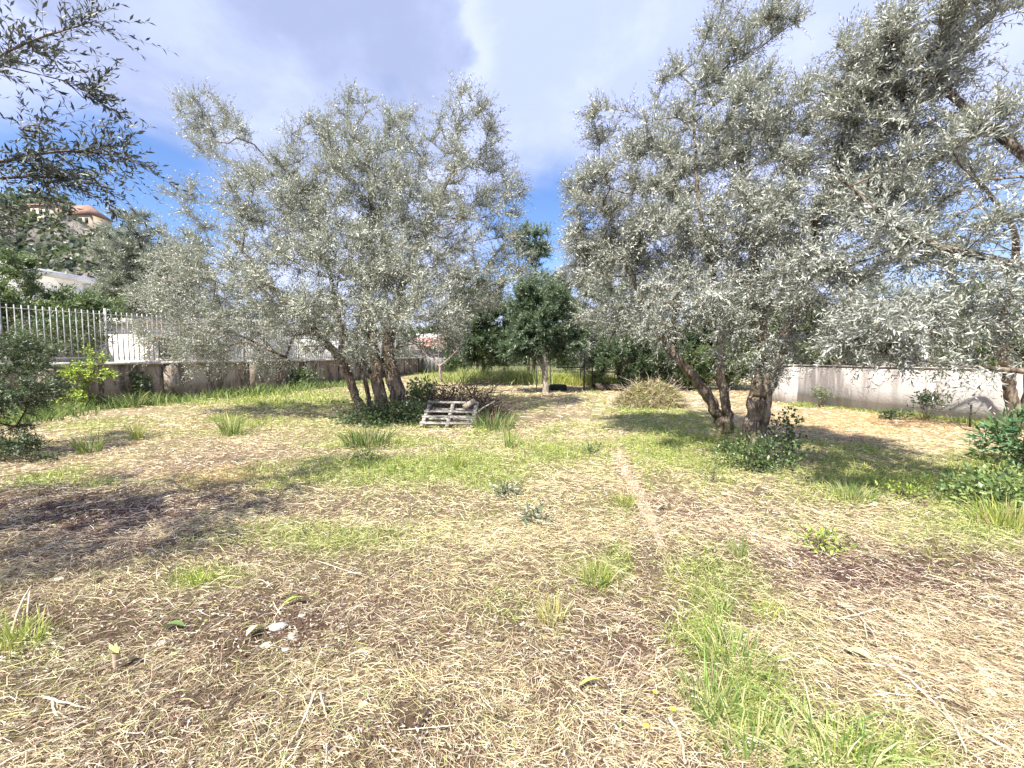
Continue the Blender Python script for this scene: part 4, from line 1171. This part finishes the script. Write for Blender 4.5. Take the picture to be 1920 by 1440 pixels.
tuft('thin green tuft right of the small upright one', 1440, 1165, .14, .16, 60, YG)
tuft('tall green tuft in sun on the left meadow', 435, 815, .50, .38, 150, GR, .012)
tuft('small green tuft left of the tall one on the left meadow', 258, 826, .38, .2, 60, YG, .01)
tuft('spiky green tuft near the leafy sapling', 168, 848, .42, .35, 90, GR, .012)
tuft('pale spreading tuft at the left edge', 30, 1215, .16, .3, 150, YG)
tuft('bright yellow green tuft in the left foreground', 370, 1100, .10, .16, 90, [(.5, .58, .1), (.42, .52, .1)])
tuft('tall thin tuft in front of the pallet right corner', 952, 842, .52, .14, 40, GR, .012)
tuft('tall tuft left of centre behind the weeds', 858, 880, .34, .2, 50, YG, .01)
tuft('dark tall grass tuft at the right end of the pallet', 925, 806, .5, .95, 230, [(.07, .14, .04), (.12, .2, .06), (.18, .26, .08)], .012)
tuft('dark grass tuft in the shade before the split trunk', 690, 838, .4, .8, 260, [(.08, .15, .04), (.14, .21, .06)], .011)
tuft('upright green tuft in the shade at lower right', 1600, 935, .22, .4, 160, GR, .008)
tuft('long tuft at the right edge in sun', 1890, 985, .3, .5, 240, YG, .008)
tuft('stem tuft of tall blades by the retaining wall', 250, 765, .6, .5, 90, GR, .014)

# bands of tall weeds (stuff)
def weed_band(name, label, pts, n, h, w, pal, width=1.):
    P = np.array([gnd_flat(*p) for p in pts]); i = rng.integers(0, len(P) - 1, n); t = rng.random(n)[:, None]
    c = P[i] * (1 - t) + P[i + 1] * t + rng.normal(0, width * .4, (n, 2))
    th = rng.uniform(0, 6.28, n); H = h * rng.uniform(.3, 1.1, n) * (.5 + vn(c[:, 0] / .8, c[:, 1] / .8, 61)); ln = rng.uniform(.1, .8, n)
    t = np.array([0, .5, 1.])
    r = H[:, None] * ln[:, None] * t ** 1.7; z = H[:, None] * (t - .3 * ln[:, None] * t ** 2)
    pts3 = np.stack([c[:, :1] + np.cos(th)[:, None] * r, c[:, 1:] + np.sin(th)[:, None] * r, z], 2)
    V, F, C = ribbon('', None, pts3, (w * rng.uniform(.6, 1.4, n))[:, None] * np.array([1, .9, .1]), grade(pal, n), '')
    o = obj(name, np_mesh(name, V, F, 'grass_blade', C)); o['kind'] = 'stuff'; o['label'] = label; o['category'] = 'weeds'
weed_band('tall_weeds', 'tall sunlit yellow green weeds in front of the dark round tree', [(855, 715), (900, 713), (960, 716), (1005, 717)], 9000, .75, .026, [(.36, .42, .14), (.5, .52, .22), (.58, .56, .3), (.28, .36, .12)], 2.2)
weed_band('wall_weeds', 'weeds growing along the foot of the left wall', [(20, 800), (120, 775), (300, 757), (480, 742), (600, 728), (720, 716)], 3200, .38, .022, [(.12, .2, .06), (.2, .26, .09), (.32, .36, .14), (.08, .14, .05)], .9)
weed_band('wall_grass', 'green grass strip at the foot of the plastered wall', [(1480, 762), (1560, 765), (1640, 772), (1720, 780), (1800, 792), (1880, 805)], 2600, .15, .014, GR + YG, .4)
weed_band('tall_weeds', 'tall green weeds behind the pipe frame', [(1030, 718), (1090, 720), (1160, 722)], 3500, .65, .026, YG + [(.4, .36, .1)], 1.6)

leaf_clump('ivy', 'dark ivy smothering the foot of the split trunk', gnd(722, 796) + [0, .1, .12], (1.2, .5, .42), 3600, .065, .8, DKGREEN + [(.08, .14, .05)], 'ivy', stems=20)
leaf_clump('nettle_clump', 'sunlit green nettles right of the split trunk', at(790, 755, 10.6) * [1, 1, 0] + [0, 0, .4], (.5, .4, .55), 1500, .09, .6, [(.10, .2, .05), (.18, .3, .08), (.3, .42, .14)])
leaf_clump('undergrowth', 'leafy undergrowth around the base of the right olive', gnd(1425, 878) + [0, 0, .16], (.6, .4, .32), 1900, .05, .6, [(.05, .09, .03), (.09, .15, .05), (.16, .24, .08)], stems=26)
leaf_clump('bramble', 'dark bramble shoots rising right of the right olive trunk', gnd(1475, 850) + [0, 0, .35], (.28, .2, .4), 380, .06, .75, DKGREEN, stems=9)
leaf_clump('undergrowth', 'dry yellow green growth left of the right olive trunk', gnd(1385, 850) + [0, 0, .2], (.45, .3, .3), 1100, .05, .3, YG, mat='grass_blade')
leaf_clump('shrub', 'leafy green shrub with long leaves at the right edge', gnd(1925, 880) + [0, 0, .38], (.55, .5, .4), 1100, .13, .3, [(.05, .13, .05), (.08, .18, .07), (.13, .24, .1)], 'shrub', stems=14)
leaf_clump('shrub', 'low tangled green shrub at the right edge in shade', gnd(1880, 945) + [0, 0, .12], (.8, .4, .22), 1900, .06, .6, [(.10, .17, .06), (.18, .26, .08), (.28, .36, .12)], 'shrub', stems=10)
leaf_clump('young_shrub', 'small yellow green shrub standing against the plastered wall', at(1540, 740, 12.0) * [1, 1, 0] + [0, 0, .42], (.32, .2, .2), 240, .07, .5, MIDGREEN, 'shrub', stems=7)
bsx = at(1740, 750, 9.6)
leaf_clump('bush', 'dark leafy bush hanging on the bent bare branch near the wall', bsx * [1, 1, 1], (.42, .3, .22), 700, .06, .6, DKGREEN, 'bush', stems=6)
leaf_clump('low_bush', 'dark low bush at the foot of the plastered wall', at(1672, 775, 9.9) * [1, 1, 0] + [0, 0, .1], (.42, .2, .13), 420, .06, .6, DKGREEN, 'bush', stems=4)
leaf_clump('ivy', 'dark ivy climbing the stained wall beside a pilaster', at(262, 725, 13.6) * [1, 1, 0] + [-.2, 0, .45], (.55, .5, .5), 1500, .10, .8, DKGREEN, 'ivy', stems=12)
leaf_clump('wall_shrub', 'dark shrub at the left wall foot near the leafy sapling', at(80, 760, 12.0) * [1, 1, 0] + [0, 0, .35], (1.2, .4, .4), 1900, .10, .6, DKGREEN, 'shrub', stems=12)
leaf_clump('wall_shrub', 'dark green growth on the wall behind the leaning trunk', at(560, 715, 19.) * [1, 1, 0] + [-.3, 0, .5], (1.3, .5, .5), 2000, .12, .6, DKGREEN + MIDGREEN, 'shrub', stems=12)
leaf_clump('wall_shrub', 'dark bush against the shed below its pillar', at(855, 680, 34.) * [1, 1, 0] + [0, 0, .7], (1.2, .8, .8), 1500, .2, .6, DKGREEN, 'shrub', stems=8)
for (px, py, r, lb) in [(945, 935, .22, 'grey green leafy weed in the centre of the field'), (1000, 985, .16, 'broad leaved weed below the grey green one'),
                        (1105, 848, .22, 'dark green weed left of the track start'), (690, 868, .3, 'dark thistle in front of the shaded grass'),
                        (1335, 905, .15, 'small green weed right of the track'), (1545, 1030, .2, 'flat yellow green weed on the bare right side'), (1690, 935, .25, 'yellow flowering weed at the shade edge')]:
    p = gnd(px, py)
    pal = YELGREEN if 'yellow' in lb else ([(.10, .14, .09), (.16, .2, .14), (.3, .33, .27)] if 'grey' in lb or 'broad' in lb else DKGREEN + MIDGREEN)
    leaf_clump('weed', lb, p + [0, 0, .07], (r, r * .8, .09), 170 if r > .16 else 60, .05 if 'broad' not in lb else .075, .42, pal, 'weed', stems=8)
leaf_clump('creeper', 'green creeper growing over the near end of the left railing', at(110, 628, 13.0), (2.0, .5, .8), 3200, .09, .5, MIDGREEN + DKGREEN, 'creeper', stems=16)
# leafy sapling left
sc_ = gnd(152, 790)
tree('sapling', 'young sapling with bright yellow green leaves near the left wall', 'sapling', sc_,
     [T([(158, 800, 11.6, .03), (160, 760, 11.6, .024), (172, 720, 11.6, .018), (180, 680, 11.6, .01)]),
      T([(150, 775, 11.6, .014), (140, 740, 11.6, .01), (132, 715, 11.6, .006)])],
     [ell(160, 690, 48, 30, 11.6, .5), ell(150, 735, 38, 25, 11.6, .4), ell(190, 690, 25, 20, 11.6, .3)],
     70, 260, 8, .085, .6, [(.34, .44, .06), (.45, .55, .1), (.25, .34, .06)], 'green_leaf', 'twig_bark', sl=(.12, .3), tip_r=.004, sides=7, foliage='leaves')
# bare small fruit tree
bf = at(826, 712, 20.) * [1, 1, 0]
tree('bare_fruit_tree', 'small leafless fruit tree with pale pinkish branches before the shed', 'tree', bf,
     [T([(826, 716, 20, .07), (825, 700, 20, .06), (824, 684, 20, .05)]), T([(824, 686, 20, .04), (806, 672, 20, .03), (790, 655, 20, .015)]),
      T([(824, 686, 20, .04), (842, 672, 20, .03), (858, 655, 20, .015)]), T([(824, 686, 20, .035), (822, 665, 20, .02), (826, 645, 20, .012)])],
     [ell(795, 655, 28, 20, 20, .6), ell(850, 655, 28, 20, 20, .6), ell(825, 645, 22, 18, 20, .6)], 75, 0, bark='pink_twig', tip_r=.011, sides=7)

# ------------------------------------------------------------------ pipe frame, tyres, logs
fo_ = at(1060, 722, 18.6) * [1, 1, 0]
pf = empty('pipe_frame', fo_, 'rusty dark pipe frame like a bare pergola behind the small trunk', 'frame')
def pipe(name, p, q, r=.03):
    a = Acc(); tube(a, [p, (np.array(p) + q) / 2, q], [r] * 3, 7); obj(name, a.mesh(name, 'dark_metal', fo_), pf)
FP = [at(1095, 735, 18.0) * [1, 1, 0], at(1110, 732, 19.2) * [1, 1, 0], at(1032, 720, 21.0) * [1, 1, 0], at(1006, 722, 19.5) * [1, 1, 0], at(1088, 720, 21.) * [1, 1, 0]]
FH = [2.15, 2.15, 1.95, 1.2, 1.95]
for p, h in zip(FP, FH): pipe('post', p - [0, 0, .1], p + [0, 0, h])
pipe('rail', FP[0] + [0, 0, 1.0], FP[2] * [1, 0, 0] + [0, 18.2, 1.0], .025)
pipe('rail', FP[0] + [0, 0, 1.85], FP[2] + [0, 0, 1.85], .02); pipe('rail', FP[1] + [0, 0, 1.95], FP[4] + [0, 0, 1.9], .02); pipe('rail', FP[2] + [0, 0, 1.7], FP[4] + [0, 0, 1.7], .02)
def tyre(label, px, py, d, R, r, tilt=0.):
    c = at(px, py, d) * [1, 1, 0] + [0, 0, r * .9]
    u = np.linspace(0, 2 * np.pi, 28, endpoint=False); v = np.linspace(0, 2 * np.pi, 10, endpoint=False)
    U, Vv = np.meshgrid(u, v, indexing='ij')
    rr = R + r * np.sign(np.cos(Vv)) * np.abs(np.cos(Vv)) ** .6
    P = np.stack([rr * np.cos(U), rr * np.sin(U), r * np.sign(np.sin(Vv)) * np.abs(np.sin(Vv)) ** .6 * 1.1], 2).reshape(-1, 3)
    F = []
    for i in range(28):
        for j in range(10): F.append((i * 10 + j, ((i + 1) % 28) * 10 + j, ((i + 1) % 28) * 10 + (j + 1) % 10, i * 10 + (j + 1) % 10))
    o = obj('tyre', np_mesh('tyre', P, np.array(F), 'rubber', None, True), None, c); o.rotation_euler[0] = tilt
    tag(o, label, 'tyre')
tyre('old black tyre lying flat right of the small grey trunk', 1046, 723, 18.0, .27, .13)
a = Acc(); P, R = catmull([(-.6, 0, .16), (0, .1, .17), (.75, .0, .15)], [.17, .19, .14], 5); tube(a, P, R, 11, .08)
tag(obj('log', a.mesh('log', 'dark_bark'), None, at(1140, 736, 17.6) * [1, 1, 0]), 'dark fallen log in the shade left of the cuttings heap', 'log')

# bent bare branch by the wall and marker stick
a = Acc()
P, R = catmull([at(1835, 845, 8.2) * [1, 1, 0], at(1800, 800, 8.4), at(1770, 772, 8.6), at(1760, 740, 8.7), at(1755, 715, 8.7)], [.014, .012, .009, .006, .003], 6); tube(a, P, R, 6, .08)
P, R = catmull([at(1770, 772, 8.6), at(1735, 768, 8.7), at(1705, 775, 8.8)], [.012, .008, .004], 5); tube(a, P, R, 5, .08)
P, R = catmull([at(1765, 760, 8.6), at(1790, 758, 8.7), at(1800, 745, 8.8)], [.01, .006, .003], 5); tube(a, P, R, 5, .08)
tag(obj('bare_branch', a.mesh('bare_branch', 'twig_bark')), 'arched bare branch rooted before the plastered wall', 'branch')
mo = at(1819, 792, 8.7) * [1, 1, 0]
ms = empty('marker_stake', mo, 'thin rusty stake with crosspieces in front of the plastered wall', 'stake')
a = Acc(); box(a, mo + [0, 0, .22], (.025, .02, .55), None, .002); obj('upright', a.mesh('upright', 'dark_bark', mo), ms)
a = Acc(); box(a, mo + [0, -.02, .33], (.16, .015, .02), None, .002); obj('crosspiece', a.mesh('crosspiece', 'dark_bark', mo), ms)

# ------------------------------------------------------------------ small things on the ground
def flat_leaf(label, px, py, L, wr, col_, ang, name='fallen_leaf', up=.02):
    c = gnd(px, py) + [0, 0, .03]
    k = 9; t = np.linspace(0, 1, k); V = []
    for i in range(k):
        w = L * wr * .5 * math.sin(math.pi * min(1, t[i] * .93 + .04)) ** .8
        z = L * .14 * math.sin(math.pi * t[i])
        V += [(t[i] * L - L / 2, -w, z + .02 * w / L * 4), (t[i] * L - L / 2, 0, z - .004), (t[i] * L - L / 2, w, z + .05 * w)]
    V = np.array(V); ca, sa = math.cos(ang), math.sin(ang)
    V = np.stack([V[:, 0] * ca - V[:, 1] * sa, V[:, 0] * sa + V[:, 1] * ca, V[:, 2]], 1)
    F = []
    for i in range(k - 1):
        for j in range(2): F.append((i * 3 + j, (i + 1) * 3 + j, (i + 1) * 3 + j + 1, i * 3 + j + 1))
    o = obj(name, np_mesh(name, V, np.array(F), 'green_leaf', np.tile(col_, (len(V), 1)), True), None, c)
    return tag(o, label, 'leaf')
flat_leaf('large green and white fallen leaf in the left foreground', 325, 1183, .12, .5, (.16, .26, .08), .1)
flat_leaf('yellow green pointed leaf left of centre foreground', 550, 1132, .12, .38, (.36, .46, .1), .7)
flat_leaf('small dark green leaf below the yellowish tuft', 1133, 1107, .08, .6, (.10, .24, .08), .2)
flat_leaf('pale dried leaf beside the plaster fragments', 478, 1190, .09, .75, (.62, .6, .38), 1.1)
flat_leaf('narrow yellow leaf lying above the dark twigs', 1105, 1298, .11, .25, (.55, .6, .15), .35)
flat_leaf('curled tan leaf at right foreground', 1610, 1243, .10, .35, (.55, .45, .25), 2.3)
flat_leaf('pale curled leaf on the shaded straw at left', 350, 1050, .14, .3, (.4, .42, .3), .5)
flat_leaf('dry grey leaf on the sunlit straw upper left', 375, 915, .22, .35, (.3, .26, .2), .6)
flat_leaf('pale leaf near the broad leaved weed', 1240, 960, .1, .5, (.5, .5, .35), .6)
# broken pale stalk
cs = gnd(215, 1255)
st = empty('broken_stalk', cs, 'pale yellow broken plant stalk with split top in the left foreground', 'stalk')
a = Acc(); P, R = catmull([cs, cs + [.0, .01, .05], cs + [.005, .01, .09]], [.008, .012, .016], 4); tube(a, P, R, 9, .1, cap=False); obj('stem', a.mesh('stem', 'yellow_petal' if 0 else 'stick_wood', cs), st)
for k_, (dx, dz) in enumerate([(-.035, .05), (.012, .06), (.035, .045), (.0, .04)]):
    B = np.array([[.004, .01, .085]]); V, F = leafmesh(B, unit(np.array([[dx, -.01 * k_, dz]])), unit(np.array([[0, -1., .3]])), np.array([.065]), .45)
    obj('petal', np_mesh('petal', V, F, 'grass_blade', np.tile((.72, .72, .36), (4, 1))), st)

def lump(acc, c, s, seed):
    r2 = np.random.default_rng(seed); u = np.linspace(0, 2 * np.pi, 8, endpoint=False); V = []
    for k_, (zz_, rr_) in enumerate([(0, .8), (.5, 1.), (.95, .6)]):
        for a_ in u: V.append((math.cos(a_) * rr_ * s[0] * r2.uniform(.75, 1.15), math.sin(a_) * rr_ * s[1] * r2.uniform(.75, 1.15), zz_ * s[2] * r2.uniform(.8, 1.1)))
    V = np.array(V); F = []
    for k_ in range(2):
        for i in range(8): F.append((k_ * 8 + i, k_ * 8 + (i + 1) % 8, (k_ + 1) * 8 + (i + 1) % 8, (k_ + 1) * 8 + i))
    V = np.vstack([V, [0, 0, s[2]]]); n0 = acc.n
    acc.add(V + c, np.array(F)); acc.F3.append(np.array([(16 + i, 16 + (i + 1) % 8, 24) for i in range(8)]) + n0)
PC = [(520, 1172, .045, 'largest white plaster fragment in the left foreground patch'), (548, 1188, .03, 'white plaster fragment right of the largest one'),
      (500, 1205, .028, 'white plaster fragment below the largest one'), (535, 1212, .02, 'small plaster fragment at the bottom of the patch'),
      (565, 1150, .02, 'small plaster fragment at the top right of the patch'), (300, 1203, .03, 'grey stone beside the large fallen leaf'),
      (640, 1170, .018, 'lone plaster crumb right of the patch'), (680, 1318, .018, 'lone plaster crumb in the bottom foreground'), (1853, 1300, .03, 'white stone at the right edge foreground'),
      (110, 1095, .03, 'pale stone in the shade at left'), (1360, 932, .03, 'pale stone right of the track')]
for i, (px, py, s, lb) in enumerate(PC):
    c = gnd(px, py); a = Acc(); lump(a, np.array([0, 0, 0.]), (s * 1.3, s, s * .45), i)
    tag(obj('plaster_fragment' if 'plaster' in lb else 'stone', a.mesh('fragment', 'plaster_chip'), None, c + [0, 0, -.004]), lb, 'stone' if 'stone' in lb else 'fragment')
def twig(label, pts, r, mat='stick_wood', name='fallen_stick', branches=()):
    a = Acc()
    for q, rr_ in [(pts, r)] + list(branches):
        P3 = []
        for p in q:
            w = gnd(p[0], p[1]); w[2] += (p[2] if len(p) > 2 else .02); P3.append(w)
        P, R = catmull(P3, np.linspace(rr_, rr_ * .5, len(P3)), 5); P[1:-1] += rng.normal(0, rr_ * .3, P[1:-1].shape); tube(a, P, R, 7, .12, seed=len(label))
    tag(obj(name, a.mesh(name, mat)), label, 'stick')
twig('straight pale stick lying at right foreground', [(1655, 1258, .03), (1700, 1295, .04), (1740, 1330, .03), (1790, 1385, .02)], .007)
twig('pale forked root on the bare right side', [(1570, 1172), (1610, 1168, .03), (1650, 1162, .05), (1690, 1178, .02)], .006,
     branches=[([(1578, 1150), (1605, 1168, .03), (1635, 1200, .03), (1645, 1222)], .005), ([(1620, 1185, .03), (1625, 1210)], .004)])
twig('pale stick slanting down in the lower left foreground', [(592, 1312, .05), (575, 1345, .03), (555, 1380, .02), (535, 1410)], .006)
twig('short stick beside the slanting pale one', [(600, 1315, .05), (608, 1335, .03), (612, 1350)], .005)
twig('dark forked twig at the bottom centre', [(1200, 1345), (1230, 1360, .03), (1262, 1372, .02)], .005, 'dark_bark', branches=[([(1165, 1350), (1178, 1335, .03), (1190, 1328)], .005)])
twig('grey stick lying bottom left of centre', [(785, 1375), (800, 1350, .03), (815, 1335)], .006, 'dark_bark')
twig('pale thick stalk at the bottom centre edge', [(1255, 1360, .03), (1275, 1395, .03), (1285, 1445, .02)], .008)
twig('white peeled twig at the left edge', [(20, 1205), (40, 1160, .05), (62, 1125, .07)], .006, branches=[([(52, 1170), (56, 1150, .05), (60, 1122, .06)], .004)])
twig('pale forked stick in the lower left foreground', [(80, 1310), (110, 1325, .03), (170, 1330)], .006, branches=[([(98, 1322), (102, 1340, .02), (110, 1350)], .005)])
twig('dry stalks lying at lower right corner', [(1810, 1380), (1860, 1410, .03), (1915, 1435)], .007, branches=[([(1765, 1340), (1790, 1390, .03), (1810, 1430)], .006)])
twig('long thin stem lying left of centre', [(590, 1055, .02), (640, 1072, .03), (700, 1085, .01)], .004)
for px, py, lb in [(1262, 1345, 'yellow flower on the dry stalk at bottom centre'), (1211, 1382, 'yellow flower nearest the bottom edge'), (1229, 1312, 'small yellow green bud above the other flowers')]:
    c = gnd(px, py) + [0, 0, .035]; n = 6; th = np.arange(n) / n * 6.28
    D = np.stack([np.cos(th), np.sin(th), np.full(n, .5)], 1)
    V, F = leafmesh(np.zeros((n, 3)), unit(D), np.tile([0, 0, 1.], (n, 1)), np.full(n, .016), .8)
    tag(obj('yellow_flower', np_mesh('yellow_flower', V, F, 'yellow_petal'), None, c), lb, 'flower')
a = Acc(); P = gnd(1463, 868)
gx, gy = np.meshgrid(np.linspace(-.06, .06, 5), np.linspace(-.035, .035, 4)); gz_ = .03 + .02 * rng.random(gx.shape)
I = (np.arange(3)[:, None] * 5 + np.arange(4)).ravel()
tag(obj('litter', np_mesh('litter', np.stack([gx.ravel(), gy.ravel() + .3 * gz_.ravel(), gz_.ravel() + gx.ravel() * .3], 1), np.stack([I, I + 1, I + 6, I + 5], 1), 'litter', None, False), None, P),
    'crumpled pale blue wrapper beside the right olive undergrowth', 'litter')
